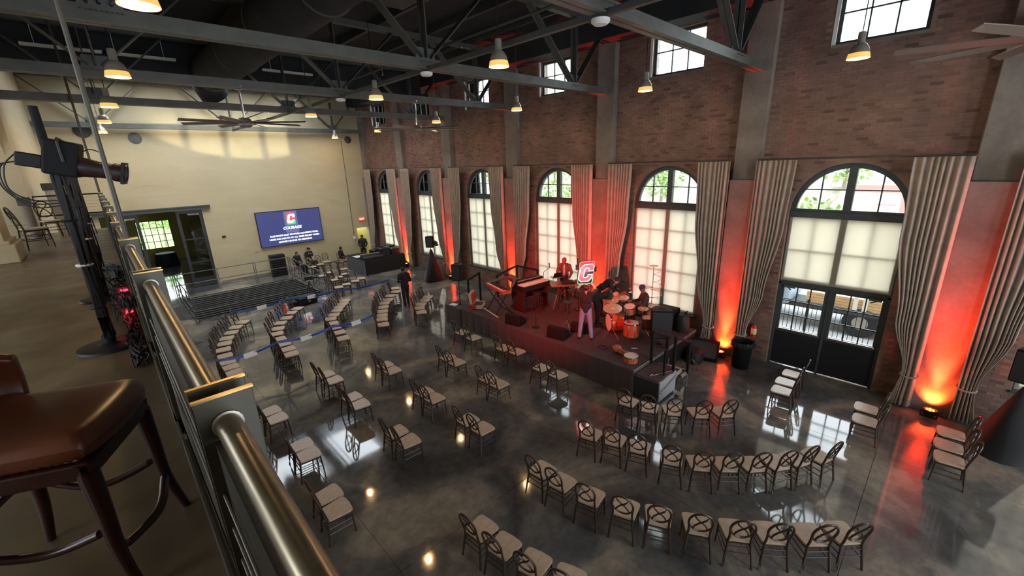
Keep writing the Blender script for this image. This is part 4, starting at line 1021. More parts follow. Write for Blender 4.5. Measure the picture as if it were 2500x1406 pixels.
# ------------------------------------------------------------------ loudspeakers
M['cab'] = mat('black_textured_cabinet', (0.008, 0.008, 0.009), 0.65, spec=0.2, bump=0.1, bscale=200)
M['grille'] = mat('dark_speaker_grille', (0.03, 0.03, 0.033), 0.7)
def loudspeaker(loc, rz, w, d, h, lab, pole=None, cloth=False, foot=0.0):
    e = empty('loudspeaker', loc, rz, label=lab, cat='loudspeaker', group='loudspeakers')
    prof = [(d/2, -w/2), (d/2, w/2), (-d*0.1, w/2), (-d/2, w*0.28), (-d/2, -w*0.28), (-d*0.1, -w/2)]
    MB().prism(prof, 0, h, axis='z').build('cabinet', M['cab'], e, bevel=0.02)
    MB().box(d/2, d/2+0.015, -w/2+0.02, w/2-0.02, 0.03, h-0.03).build('grille', M['grille'], e, bevel=0.006)
    MB().prism([(a*0.9, b*0.9) for a, b in prof], h, h+0.012, axis='z').build('top_cap', M['grille'], e)
    MB().box(-0.04, 0.04, -0.08, 0.08, h+0.012, h+0.03).build('handle', M['black'], e)
    if pole:
        MB().cyl((0, 0, -pole), (0, 0, 0.0), 0.018, n=10).build('pole', M['black'], e, smooth=True)
        MB().lathe([(0.02, -0.02), (0.045, -0.015), (0.045, 0.02), (0.02, 0.025)], 10, (0, 0, -pole*0.45)).build('height_collar', M['chrome'], e, smooth=True)
        if cloth:
            n = 10; b = MB(); top, bot = 0.05, 0.52
            pr = []
            for z, r in ((-0.12, 0.05), (-pole*0.5, 0.28), (-pole+0.01, 0.55)):
                pr.append([(r*math.cos(2*PI*i/24)*(1+0.10*math.cos(2*PI*i/24*3)), r*math.sin(2*PI*i/24)*(1+0.10*math.cos(2*PI*i/24*3)), z) for i in range(24)])
            for ring in pr: b.v += ring
            for j in range(2): b.f += [(j*24+i, j*24+(i+1) % 24, (j+1)*24+(i+1) % 24, (j+1)*24+i) for i in range(24)]
            o = b.build('tripod_scrim', M['blackcloth'], e, smooth=True)
            sl = o.modifiers.new('thick', 'SOLIDIFY'); sl.thickness = 0.005
        else:
            MB().lathe([(0.0, -pole), (0.09, -pole), (0.09, -pole+0.012), (0.025, -pole+0.03), (0.02, -pole+0.08)], 16).build('pole_foot', M['black'], e, smooth=True)
    return e
loudspeaker((9.30, 12.75, 1.72), R(200), 0.40, 0.36, 0.62, 'black loudspeaker on a pole at the far front corner of the stage', pole=1.0)
loudspeaker((10.99, 5.33, 0.96), R(215), 0.58, 0.48, 0.85, 'large black loudspeaker at the near end of the stage by the steps', pole=0.24)
loudspeaker((12.15, 18.95, 1.80), R(215), 0.40, 0.36, 0.58, 'black loudspeaker on a scrimmed tripod by the far windows', pole=1.79, cloth=True)
loudspeaker((12.2, -1.62, 1.58), R(160), 0.45, 0.42, 0.66, 'black loudspeaker on a scrimmed tripod at the right edge', pole=1.61, cloth=True)
ls = empty('light_stand', (12.85, 19.55, 0), label='thin black light stand beside the scrimmed tripod by the far windows', cat='light stand')
MB().cyl((0, 0, 0.1), (0, 0, 1.75), 0.012, n=8).build('pole', M['black'], ls)
for k in range(3): MB().cyl((0, 0, 0.4), (0.3*math.cos(k*2.09), 0.3*math.sin(k*2.09), 0), 0.01, n=6).build('leg', M['black'], ls)
MB().cbox((0, 0, 1.85), (0.16, 0.2, 0.2), rx=0.5, rz=0.4).cyl((0, -0.1, 1.8), (0, -0.16, 1.75), 0.08, 0.09, n=10).build('lamp_head', M['black'], ls)
def wedge(loc, rz, lab, s=1.0):
    e = empty('floor_monitor', loc, rz, label=lab, cat='floor monitor', group='wedge monitors')
    MB().prism([(-0.28*s, 0), (0.22*s, 0), (0.28*s, 0.10*s), (-0.05*s, 0.42*s), (-0.22*s, 0.40*s)], -0.36*s, 0.36*s, axis='y').build('cabinet', M['cab'], e, bevel=0.015)
    g = MB(); p, q = Vector((0.28*s, 0, 0.10*s)), Vector((-0.05*s, 0, 0.42*s)); nrm = Vector((0.32, 0, 0.33)).normalized()*0.012
    a = p.lerp(q, 0.06); b = p.lerp(q, 0.94); y = 0.32*s
    g.add([a+Vector((0, -y, 0))+nrm, a+Vector((0, y, 0))+nrm, b+Vector((0, y, 0))+nrm, b+Vector((0, -y, 0))+nrm, a+Vector((0, -y, 0)), a+Vector((0, y, 0)), b+Vector((0, y, 0)), b+Vector((0, -y, 0))], [(0, 1, 2, 3), (0, 4, 5, 1), (1, 5, 6, 2), (2, 6, 7, 3), (3, 7, 4, 0)])
    g.build('grille', M['grille'], e)
    for sy in (-1, 1): MB().box(-0.14*s, 0.02*s, sy*0.36*s-0.006, sy*0.36*s+0.006, 0.17*s, 0.22*s).build('handle_recess', M['black'], e)
wedge((9.34, 9.70, SZ), R(10), 'wedge floor monitor at the stage front between mic stand and keyboard', 0.84)
wedge((9.42, 7.86, SZ), R(8), 'wedge floor monitor at the stage front beside the person in jeans', 0.86)
wedge((10.25, 7.65, SZ), R(20), 'wedge floor monitor behind the person in jeans', 0.75)
wedge((12.45, 4.62, 0), R(195), 'large wedge monitor on the floor by the red uplight', 1.25)

# ------------------------------------------------------------------ keyboards, organ, tables, stools
M['redkeys'] = mat('red_keyboard_shell', (0.45, 0.03, 0.02), 0.35)
M['ivory'] = mat('ivory_keys', (0.75, 0.72, 0.66), 0.35)
M['wood'] = mat('reddish_wood', (0.26, 0.10, 0.045), 0.4, var=0.2, vscale=8)
kb = empty('stage_keyboard', (9.75, 11.0, 0), R(-105), label='red stage keyboard on a crossed stand at the far front of the stage', cat='keyboard')
MB().box(-0.68, 0.68, -0.17, 0.17, SZ+0.86, SZ+0.97).build('body', M['redkeys'], kb, bevel=0.02)
MB().box(-0.60, 0.60, -0.15, 0.0, SZ+0.97, SZ+0.985).build('white_keys', M['ivory'], kb)
bk = MB()
for k in range(36):
    if k % 7 in (0, 1, 3, 4, 5): bk.box(-0.58+k*0.0333, -0.565+k*0.0333, -0.09, 0.0, SZ+0.985, SZ+0.998)
tag(bk.build('black_keys', M['black'], kb), kind='stuff')
MB().box(-0.6, 0.6, 0.03, 0.14, SZ+0.97, SZ+0.976).build('control_panel', M['black'], kb)
for s in (-1, 1): MB().box(s*0.69-0.02, s*0.69+0.02, -0.17, 0.17, SZ+0.86, SZ+0.97).build('end_cheek', M['wood'], kb)
for x in (-0.35, 0.35):
    MB().bar((x, -0.32, SZ), (x, 0.25, SZ+0.86), 0.03, 0.03).build('stand_leg', M['black'], kb); MB().bar((x, 0.32, SZ), (x, -0.25, SZ+0.86), 0.03, 0.03).build('stand_leg', M['black'], kb)
for y in (-0.33, 0.33): MB().bar((-0.55, y, SZ+0.02), (0.55, y, SZ+0.02), 0.03, 0.03).ell((-0.57, y, SZ+0.025), 0.03, 0.03, 0.025, 8, 6).ell((0.57, y, SZ+0.025), 0.03, 0.03, 0.025, 8, 6).build('stand_foot', M['white'] if y < 0 else M['black'], kb)
og = empty('stage_organ', (10.88, 10.44, SZ), R(-5), label='dark wooden organ console with silver keyboard lid on the stage', cat='organ')
MB().box(-0.62, 0.62, -0.34, 0.34, 0.0, 0.06).box(-0.62, -0.5, -0.3, 0.3, 0, 0.85).box(0.5, 0.62, -0.3, 0.3, 0, 0.85).box(-0.5, 0.5, 0.05, 0.28, 0.1, 0.85).build('cabinet', M['stoolwood'], og, bevel=0.01)
MB().box(-0.66, 0.66, -0.36, 0.36, 0.78, 0.98).build('key_deck', M['black'], og, bevel=0.02)
MB().box(-0.60, 0.60, -0.33, -0.20, 0.98, 0.995).build('lower_manual', M['ivory'], og); MB().box(-0.60, 0.60, -0.18, -0.05, 1.02, 1.035).box(-0.62, 0.62, -0.18, 0.0, 0.98, 1.02).build('upper_manual', M['ivory'], og)
MB().box(-0.64, 0.64, 0.0, 0.34, 0.98, 1.10).build('top_lid', M['black'], og, bevel=0.02)
MB().box(-0.6, 0.6, 0.02, 0.06, 1.10, 1.12).build('trim_strip', M['chrome'], og)
MB().box(-0.45, 0.45, -0.20, -0.14, 0.04, 0.5).build('kick_panel', M['blackcloth'], og)
def stool(loc, lab, h=0.75):
    e = empty('bar_stool', loc, 0.3, label=lab, cat='stool', group='round wooden stools on the stage')
    MB().lathe([(0, h), (0.15, h), (0.165, h-0.015), (0.165, h-0.035), (0.14, h-0.045), (0, h-0.045)], 22).build('seat', M['stoolwood'], e, smooth=True)
    for k in range(4):
        a = PI/4+k*PI/2
        MB().cyl((0.10*math.cos(a), 0.10*math.sin(a), h-0.04), (0.20*math.cos(a), 0.20*math.sin(a), 0), 0.018, 0.014, n=8).build('leg', M['stoolwood'], e, smooth=True)
        b = a+PI/2; z = 0.25 if k % 2 else 0.33; r = 0.10+0.10*(1-z/(h-0.04))
        MB().cyl((r*math.cos(a), r*math.sin(a), z), (r*math.cos(b), r*math.sin(b), z), 0.009, n=6).build('rung', M['stoolwood'], e)
stool((10.68, 9.93, SZ), 'round wooden stool behind the straight mic stand')
stool((11.22, 9.28, SZ), 'round wooden stool in front of the turntable desk')
def micstand(loc, h, lab, boom=None, mic=True):
    e = empty('microphone_stand', loc, 0, label=lab, cat='mic stand', group='microphone stands')
    MB().lathe([(0, 0.02), (0.12, 0.015), (0.14, 0.0), (0, 0)], 22).build('round_base', M['black'], e, smooth=True)
    MB().cyl((0, 0, 0.015), (0, 0, h), 0.012, n=8).build('pole', M['black'], e, smooth=True)
    MB().cyl((0, 0, h*0.55), (0, 0, h*0.55+0.08), 0.02, n=8).build('clutch', M['black'], e)
    if boom:
        MB().cyl((0, 0, h), boom, 0.009, n=7).build('boom_arm', M['black'], e)
    p = Vector(boom) if boom else Vector((0, 0, h))
    if mic: MB().cyl(p, p+Vector((-0.03, -0.01, 0.14)), 0.012, 0.02, n=8).ell(p+Vector((-0.035, -0.012, 0.16)), 0.03, 0.03, 0.032, 10, 8).build('microphone', M['grille'], e, smooth=True)
    return e
micstand((9.52, 8.92, SZ), 1.15, 'straight mic stand with round base at the stage front', mic=False)
micstand((11.78, 8.9, SZ), 1.55, 'tall mic stand beside the turntable desk', boom=(0.0, 0.05, 1.75))
micstand((11.95, 10.75, SZ), 1.1, 'boom mic stand behind the organ', boom=(0.25, -0.1, 1.25))
ds = empty('drum_pad_stand', (10.02, 8.0, SZ), 0, label='chrome percussion pad stand left of the man in jeans', cat='percussion stand')
MB().cyl((0, 0, 0.3), (0, 0, 0.95), 0.013, n=8).build('pole', M['chrome'], ds)
for k in range(3): MB().cyl((0, 0, 0.35), (0.25*math.cos(k*2.09), 0.25*math.sin(k*2.09), 0), 0.01, n=6).build('leg', M['chrome'], ds)
MB().lathe([(0, 0.97), (0.15, 0.97), (0.155, 0.955), (0.15, 0.94), (0, 0.94)], 18).build('pad', M['black'], ds)
tt = empty('turntable_desk', (11.88, 9.5, SZ), R(-38), label='folding desk with laptop and turntable gear in front of the standing DJ', cat='desk')
MB().box(-0.66, 0.66, -0.32, 0.32, 0.86, 0.90).build('desk_top', M['wood'], tt, bevel=0.008)
for s in (-1, 1):
    MB().bar((s*0.6, -0.28, 0), (s*0.2, 0.28, 0.86), 0.03, 0.03).build('folding_leg', M['alu'], tt); MB().bar((s*0.6, 0.28, 0), (s*0.2, -0.28, 0.86), 0.03, 0.03).build('folding_leg', M['alu'], tt)
def flat_unit(name, loc, rz, w, d, h, lab, mt, plats=1):
    e = empty(name, loc, rz, label=lab, cat=name.replace('_', ' '))
    MB().box(-w/2, w/2, -d/2, d/2, 0, h).build('body', M[mt], e, bevel=0.008)
    for k in range(plats): MB().lathe([(0, h+0.012), (d*0.36, h+0.012), (d*0.38, h), (0, h)], 22, ((k-(plats-1)/2)*w/plats, 0, 0)).build('platter', M['grille'], e, smooth=True)
    for k in range(4): MB().cyl((w*0.38, -d*0.35+k*d*0.2, h), (w*0.38, -d*0.35+k*d*0.2, h+0.02), 0.012, n=8).build('knob', M['chrome'], e)
    return e
cs, sn = math.cos(R(-38)), math.sin(R(-38))
def on_desk(a, b): return (11.88+a*cs-b*sn, 9.5+a*sn+b*cs, SZ+0.90)
flat_unit('turntable', on_desk(0.02, 0.0), R(-38), 0.45, 0.36, 0.07, 'black turntable in the middle of the folding desk', 'black')
flat_unit('mixer', on_desk(0.5, 0.0), R(-38), 0.36, 0.34, 0.08, 'black DJ mixer at the right end of the folding desk', 'redkeys')
lp = empty('laptop', on_desk(-0.45, 0.02), R(-20), label='open laptop raised on a small stand on the folding desk', cat='laptop')
for s in (-1, 1): MB().tube([(s*0.14, -0.1, 0), (s*0.14, -0.1, 0.2), (s*0.14, 0.1, 0.24)], 0.008, 6).build('riser_leg', M['chrome'], lp)
MB().cbox((0, 0, 0.25), (0.34, 0.24, 0.015), rx=0.15).build('keyboard_half', M['alu'], lp, bevel=0.004)
MB().cbox((0, -0.17, 0.36), (0.34, 0.012, 0.24), rx=0.5).build('screen_half', M['black'], lp, bevel=0.004)
sd = empty('percussion_table', (11.45, 8.75, SZ), R(-38), label='small round-cornered side table beside the turntable desk', cat='side table')
MB().box(-0.3, 0.3, -0.18, 0.18, 0.86, 0.885).build('table_top', M['grille'], sd, bevel=0.01)
for s in (-1, 1): MB().bar((s*0.26, 0, 0), (s*0.26, 0, 0.86), 0.03, 0.03).build('leg', M['black'], sd)
# suitcase turntable
sc = empty('record_case', (9.62, 12.02, SZ), R(35), label='open pale suitcase of cables at the far stage corner', cat='suitcase')
M['casetan'] = mat('pale_tan_case', (0.62, 0.45, 0.28), 0.5)
MB().ring([(-0.27, -0.2), (0.27, -0.2), (0.27, 0.2), (-0.27, 0.2)], [(-0.25, -0.18), (0.25, -0.18), (0.25, 0.18), (-0.25, 0.18)], 0, 0.14, axis='z').box(-0.26, 0.26, -0.19, 0.19, 0, 0.02).build('case_bottom', M['casetan'], sc)
MB().cbox((0, 0.24, 0.37), (0.54, 0.10, 0.42), rx=-0.12).build('case_lid', M['casetan'], sc, bevel=0.01)
MB().cbox((0, 0.185, 0.37), (0.48, 0.012, 0.36), rx=-0.12).build('lid_lining', M['redkeys'], sc)
MB().box(-0.22, 0.22, -0.16, 0.16, 0.02, 0.11).build('foam_insert', M['blackcloth'], sc)
cb = MB(); rr = random.Random(4)
for k in range(5):
    cb.tube([(9.28+rr.uniform(-0.12, 0.12), 11.98+rr.uniform(-0.15, 0.15), SZ+0.03+0.03*k) for _ in range(8)], 0.02, 6)
cb.build('red_cloth_bundle', mat('bright_red_cloth', (0.5, 0.04, 0.02), 0.8), smooth=True, label='tangled red cloth and cable heap beside the open suitcase', cat='cloth')

# ------------------------------------------------------------------ drums
M['drumred'] = mat('orange_red_drum_wrap', (0.62, 0.13, 0.035), 0.3, var=0.1, coat=0.4)
M['drumsilver'] = mat('champagne_drum_wrap', (0.52, 0.44, 0.30), 0.3, coat=0.3)
M['drumhead'] = mat('coated_drum_head', (0.72, 0.68, 0.62), 0.5)
M['cymbal'] = mat('bronze_cymbal', (0.78, 0.66, 0.48), 0.35, metal=0.7)
def drum(name, loc, r, h, tilt, az, lab, mt='drumred', legs=True, group='drum kit'):
    Rm = Euler((0, tilt, az)).to_matrix()
    e = empty(name, loc, label=lab, cat='drum', group=group)
    MB().lathe([(r*0.99, -h/2), (r, -h/2+0.01), (r, h/2-0.01), (r*0.99, h/2)], 26, (0, 0, 0), Rm).build('shell', M[mt], e, smooth=True)
    for s in (-1, 1):
        MB().lathe([(0, s*(h/2+0.005)), (r*0.97, s*(h/2+0.005)), (r*0.97, s*(h/2-0.003)), (0, s*(h/2-0.003))], 26, (0, 0, 0), Rm).build('drum_head', M['drumhead'], e)
        b = MB().lathe([(r*0.97, s*h/2-0.012), (r*1.035, s*h/2-0.012), (r*1.035, s*h/2+0.018), (r*0.97, s*h/2+0.018)], 26, (0, 0, 0), Rm); b.f = [f for f in b.f if len(f) == 4]
        b.build('hoop', M['chrome'], e, smooth=True)
    for k in range(8):
        a = 2*PI*k/8+0.2
        MB().cyl(Rm @ Vector((r*1.03*math.cos(a), r*1.03*math.sin(a), -h*0.46)), Rm @ Vector((r*1.03*math.cos(a), r*1.03*math.sin(a), h*0.46)), 0.007, n=6).build('lug_rod', M['chrome'], e)
    if legs:
        for k in range(3):
            a = 2*PI*k/3+0.6
            MB().cyl((r*1.06*math.cos(a), r*1.06*math.sin(a), 0), (r*1.1*math.cos(a), r*1.1*math.sin(a), SZ-loc[2]), 0.009, n=6).build('leg', M['chrome'], e)
drum('bass_drum', (10.98, 6.86, SZ+0.30), 0.28, 0.40, R(90), R(-35), 'orange bass drum lying on its side in the drum kit', legs=False)
drum('floor_tom', (10.72, 6.12, SZ+0.33), 0.23, 0.40, 0, 0, 'orange floor tom with pale head nearest the stage front')
drum('rack_tom', (11.25, 6.5, SZ+0.72), 0.17, 0.24, R(18), R(190), 'chrome rack tom in the middle of the drum kit', 'drumsilver')
drum('snare_drum', (11.65, 6.72, SZ+0.62), 0.19, 0.14, R(6), R(150), 'shallow snare drum at the drummer', 'chrome')
drum('conga_drum', (11.2, 5.82, SZ+0.46), 0.20, 0.36, 0, 0, 'grey drum on a chrome stand beside the big loudspeaker', 'grille')
drum('champagne_tom', (11.75, 5.95, SZ+0.62), 0.21, 0.38, 0, 0, 'champagne tom below the spiral cymbal stand', 'drumsilver')
drum('loose_snare', (9.38, 5.32, SZ+0.10), 0.19, 0.17, 0, 0, 'orange snare drum lying on the near front stage corner', legs=False)
MB().cyl((10.66, 6.18, SZ+0.545), (10.66, 6.18, SZ+0.60), 0.05, 0.06, n=14).build('red_jar', M['redkeys'], smooth=True, label='small dark red jar on the orange floor tom', cat='jar')
def cymbal(loc, r, h, lab, tilt=0.25, az=3.6):
    e = empty('cymbal_stand', (loc[0], loc[1], SZ), label=lab, cat='cymbal', group='cymbals on stands')
    Rm = Euler((0, tilt, az)).to_matrix()
    MB().lathe([(0.0, 0.03), (r*0.18, 0.025), (r*0.24, 0.008), (r*0.7, 0.0), (r, -0.012), (r, -0.016), (r*0.7, -0.005), (r*0.22, 0.003), (0, 0.022)], 30, (0, 0, h), Rm).build('cymbal', M['cymbal'], e, smooth=True)
    MB().cyl((0, 0, 0.25), (0, 0, h+0.07), 0.012, n=8).build('pole', M['chrome'], e)
    MB().cyl((0, 0, h-0.3), (0, 0, h-0.2), 0.02, n=8).build('clamp', M['chrome'], e)
    for k in range(3): MB().cyl((0, 0, 0.32), (0.28*math.cos(k*2.09+0.4), 0.28*math.sin(k*2.09+0.4), 0.01), 0.01, n=6).build('leg', M['chrome'], e)
cymbal((10.45, 6.62), 0.28, 0.96, 'largest bronze cymbal, in front of the drum kit')
cymbal((11.05, 7.02), 0.20, 0.98, 'small bronze cymbal with dark bell, upper left of the drum kit')
cymbal((11.45, 6.92), 0.22, 1.0, 'bronze cymbal in front of the drummer', 0.12)
cymbal((11.3, 6.08), 0.16, 0.85, 'pinkish cymbal at the drummer knees', 0.15)
sps = empty('spiral_cymbal_stand', (12.2, 6.28, SZ), label='tall stand with a hanging metal spiral cymbal in front of the shade', cat='cymbal')
MB().cyl((0, 0, 0.2), (0, 0, 2.0), 0.012, n=8).build('pole', M['chrome'], sps)
for k in range(3): MB().cyl((0, 0, 0.3), (0.3*math.cos(k*2.09), 0.3*math.sin(k*2.09), 0.01), 0.01, n=6).build('leg', M['chrome'], sps)
MB().tube([((0.20-0.0016*k)*math.cos(k*0.35)+0.05, (0.20-0.0016*k)*math.sin(k*0.35)-0.1, 0.85+k*0.0145) for k in range(72)], 0.014, 5, flat=0.35).build('spiral', M['white'], sps)
MB().lathe([(0, 2.02), (0.05, 2.01), (0.14, 1.99), (0.14, 1.985), (0, 2.0)], 20).build('top_cymbal', M['cymbal'], sps, smooth=True)
MB().lathe([(0.0, 1.33), (0.13, 1.32), (0.16, 1.31), (0.16, 1.30), (0, 1.31)], 20, (-0.15, 0.1, 0)).build('side_cymbal', M['cymbal'], sps, smooth=True)
dr = empty('drum_throne', (11.75, 6.35, SZ), label='black drum throne behind the drummer legs', cat='drum throne')
MB().lathe([(0, 0.5), (0.15, 0.5), (0.17, 0.47), (0.17, 0.42), (0, 0.42)], 18).build('cushion', M['blackcloth'], dr, smooth=True)
for k in range(3): MB().cyl((0, 0, 0.42), (0.22*math.cos(k*2.09), 0.22*math.sin(k*2.09), 0), 0.012, n=6).build('leg', M['chrome'], dr)
gu = empty('resonator_guitar', (12.1, 7.05, SZ), R(40), label='silver guitar leaning upright behind the drum kit', cat='guitar')
MB().lathe([(0, 0.04), (0.18, 0.04), (0.19, 0.02), (0.19, -0.05), (0, -0.05)], 24, (0, 0, 0.72), Matrix.Rotation(R(75), 3, 'X')).lathe([(0, 0.04), (0.14, 0.04), (0.15, 0.02), (0.15, -0.05), (0, -0.05)], 24, (0.03, -0.02, 0.98), Matrix.Rotation(R(75), 3, 'X')).build('body', M['chrome'], gu, smooth=True)
MB().bar((0.04, 0.0, 1.05), (0.14, 0.05, 1.55), 0.05, 0.025).cbox((0.16, 0.06, 1.62), (0.07, 0.03, 0.16)).build('neck', M['stoolwood'], gu)
MB().bar((0, 0.1, 0), (0, 0.05, 0.6), 0.03, 0.03).bar((-0.15, -0.1, 0), (0, 0.05, 0.55), 0.02, 0.02).bar((0.15, -0.1, 0), (0, 0.05, 0.55), 0.02, 0.02).build('stand', M['black'], gu)
am = empty('guitar_amplifier', (12.42, 5.85, SZ), R(180), label='dark amplifier cabinet behind the big loudspeaker', cat='amplifier')
MB().box(-0.22, 0.22, -0.36, 0.36, 0, 0.66).build('cabinet', M['cab'], am, bevel=0.05); MB().box(0.22, 0.235, -0.31, 0.31, 0.05, 0.5).build('grille_cloth', M['skirt'], am)
MB().ring(arc(14, 0, 2*PI*13/14, 0.3), arc(14, 0, 2*PI*13/14, 0.285), 0.235, 0.245, axis='x').build('speaker_ring', M['grille'], am).location = (0, 0, 0.3)
for k, (x, y, z, r, h, lb) in enumerate(((12.35, 5.28, SZ, 0.22, 0.55, 'soft black drum bag on the stage behind the big loudspeaker'), (11.95, 4.66, 0.0, 0.26, 0.42, 'low shiny black drum bag on the floor below the stage steps'))):
    b = MB(); rr = random.Random(k)
    b.lathe([(0, 0), (r*0.9, 0.01), (r, 0.08), (r*0.98, h*0.5), (r*0.9, h*0.85), (r*0.6, h), (0, h*1.02)], 20)
    b.v = [(x+px*(1+rr.uniform(-0.06, 0.06)), y+py*(1+rr.uniform(-0.06, 0.06)), z+pz) for px, py, pz in b.v]
    e = b.build('gear_bag', M['rubber'], smooth=True, label=lb, cat='bag', group='soft gear bags')
    MB().tube([(x-r*0.5, y, z+h*0.9), (x-r*0.3, y-0.1, z+h*1.2), (x+r*0.3, y-0.1, z+h*1.2), (x+r*0.5, y, z+h*0.9)], 0.02, 6).build('carry_handle', M['black'], e)
tp = empty('folded_tripod', (11.3, 4.45, 0), 0.4, label='folded chrome-legged stand on the floor beside the steps', cat='tripod')
MB().cyl((-0.1, 0, 0.45), (0.35, -0.25, 0.0), 0.012, n=6).build('leg', M['chrome'], tp); MB().cyl((-0.1, 0, 0.45), (-0.35, -0.25, 0.0), 0.012, n=6).build('leg', M['chrome'], tp); MB().cyl((-0.1, 0, 0.45), (0.0, 0.3, 0.0), 0.012, n=6).build('leg', M['chrome'], tp)
MB().cyl((-0.1, 0, 0.4), (-0.1, 0.02, 0.75), 0.02, n=8).build('column', M['black'], tp)
bg = MB(); rr = random.Random(9); bg.ell((9.72, 5.95, SZ+0.09), 0.14, 0.13, 0.10, 12, 8).ell((9.66, 5.70, SZ+0.06), 0.10, 0.18, 0.07, 12, 8)
bg.v = [(a+rr.uniform(-0.02, 0.02), b+rr.uniform(-0.02, 0.02), max(SZ, c+rr.uniform(-0.015, 0.02))) for a, b, c in bg.v]
bg.build('crumpled_paper_bag', mat('brown_crumpled_paper', (0.42, 0.16, 0.07), 0.8), label='crumpled brown cloth bag on the near stage front', cat='bag')
MB().tube([(9.63+0.11*math.cos(k*0.5)*(1+0.1*math.sin(k)), 6.38+0.14*math.sin(k*0.5), SZ+0.012+0.002*(k % 13)) for k in range(38)], 0.009, 5).build('cable_coil', M['rubber'], smooth=True, label='coiled black cable on the stage front', cat='cable')
MB().cyl((10.15, 5.75, SZ+0.012), (10.25, 5.62, SZ+0.012), 0.012, n=8).build('white_tape_stub', M['white'], label='small white tube lying on the stage beside the floor tom', cat='tube')

# ------------------------------------------------------------------ neon logo sign
ns = empty('neon_logo_sign', (10.24, 7.48, 0), R(-33), label='lit neon sign with a red letter C above the man in jeans', cat='neon sign')
def rrect(w, h, r, n=5):
    pts = []
    for cx, cy, a0 in ((w/2-r, h/2-r, 0), (-w/2+r, h/2-r, PI/2), (-w/2+r, -h/2+r, PI), (w/2-r, -h/2+r, 3*PI/2)):
        pts += [(cx+r*math.cos(a0+PI/2*k/n), cy+r*math.sin(a0+PI/2*k/n)) for k in range(n+1)]
    return pts
ZC = 2.69
def sx(pts, z=ZC, sh=0.10): return [(a+b*sh, z+b) for a, b in pts]
MB().prism(sx(rrect(0.50, 0.72, 0.06)), -0.02, 0.03, axis='y').build('backing_panel', M['black'], ns)
MB().prism([p for p in sx([(-0.24, 0.02), (0.24, 0.02), (0.24, 0.35), (-0.24, 0.35)])], -0.024, -0.02, axis='y').build('red_field', mat('dark_red_panel', (0.35, 0.015, 0.02), 0.5, emit=(0.5, 0.02, 0.03), es=0.35), ns)
R0 = rrect(0.47, 0.69, 0.05)
hi = [p for p in R0 if p[1] > -0.17]; lo_ = [p for p in R0 if p[1] <= -0.17]
M['neonred'] = emis('neon_red_orange', (1.0, 0.10, 0.06), 2.2); M['neongreen'] = emis('neon_green', (0.02, 0.9, 0.30), 1.8); M['neonwhite'] = emis('neon_white', (0.95, 0.97, 1.0), 1.5); M['neonfill'] = mat('lit_red_letter_face', (0.5, 0.05, 0.06), 0.5, emit=(0.75, 0.07, 0.09), es=0.75)
MB().tube([(a+b*0.1, -0.03, ZC+b) for a, b in ([(0.235, -0.17)]+hi+[(-0.235, -0.17)])], 0.010, 6).build('red_tube', M['neonred'], ns)
MB().tube([(a+b*0.1, -0.03, ZC+b) for a, b in ([(-0.235, -0.17)]+lo_+[(0.235, -0.17)])], 0.010, 6).build('green_tube', M['neongreen'], ns)
Cout = [(0.21, 0.05), (0.21, 0.17), (0.14, 0.25), (-0.10, 0.25), (-0.20, 0.15), (-0.20, -0.17), (-0.11, -0.26), (0.12, -0.26), (0.20, -0.17), (0.20, -0.06), (0.07, -0.06), (0.07, -0.11), (0.03, -0.14), (-0.03, -0.14), (-0.06, -0.11), (-0.06, 0.10), (-0.02, 0.14), (0.04, 0.14), (0.07, 0.11), (0.07, 0.05)]
MB().prism([(a+b*0.22, ZC+b) for a, b in Cout], -0.034, -0.025, axis='y').build('letter_face', M['neonfill'], ns)
MB().tube([(a*1.05+b*0.22, -0.04, ZC+b*1.04) for a, b in Cout], 0.013, 6, closed=True).build('letter_outline_tube', M['neonwhite'], ns)
MB().cyl((0, 0.04, SZ), (0, 0.04, ZC-0.3), 0.02, n=8).lathe([(0, 0.02), (0.22, 0.015), (0.24, 0), (0, 0)], 18, (0, 0.04, SZ)).build('support_pole', M['black'], ns)
for s in (-1, 1): MB().cbox((s*0.30+0.02, 0.02, ZC+(0.18 if s < 0 else 0.08)), (0.06, 0.05, 0.16)).build('side_lamp', M['black'], ns)
nl = bpy.data.lights.new('neon_glow', 'POINT'); nl.energy = 8; nl.color = (1.0, 0.6, 0.55); nl.shadow_soft_size = 0.2
no = bpy.data.objects.new('neon_glow', nl); COL.objects.link(no); no.parent = ns; no.location = (0, -0.2, ZC)

# ------------------------------------------------------------------ red uplights on the piers
M['ledred'] = emis('red_led_lens', (1.0, 0.12, 0.02), 7)
def uplight(x, y, e_, lab, tx=0.0):
    u = empty('red_uplight', (x, y, 0), label=lab, cat='uplight', group='red uplights at the pilaster feet')
    MB().lathe([(0, 0.06), (0.09, 0.06), (0.115, 0.09), (0.125, 0.2), (0.115, 0.2), (0.10, 0.19), (0, 0.185)], 20).build('housing', M['black'], u, smooth=True)
    for k in range(7):
        a = 2*PI*k/6; r = 0.06 if k < 6 else 0
        MB().lathe([(0, 0.194), (0.024, 0.194), (0.024, 0.186), (0, 0.186)], 10, (r*math.cos(a), r*math.sin(a), 0)).build('led_lens', M['ledred'], u)
    MB().tube([(0, -0.14, 0.0), (0, -0.14, 0.14), (0, -0.125, 0.15)], 0.012, 5).tube([(0, 0.14, 0.0), (0, 0.14, 0.14), (0, 0.125, 0.15)], 0.012, 5).box(-0.05, 0.05, -0.15, 0.15, 0, 0.012).build('yoke', M['black'], u)
    spot('uplight_beam', (0, 0, 0.22), (0.44+tx, 0, 3.4), e_*12, (1.0, 0.035, 0.01), 29, 1.0, 0.06, parent=u)
    spot('uplight_core', (0, 0, 0.22), (1.0+tx, 0, 1.45), e_*0.95, (1.0, 0.06, 0.01), 92, 1.0, 0.05, parent=u)
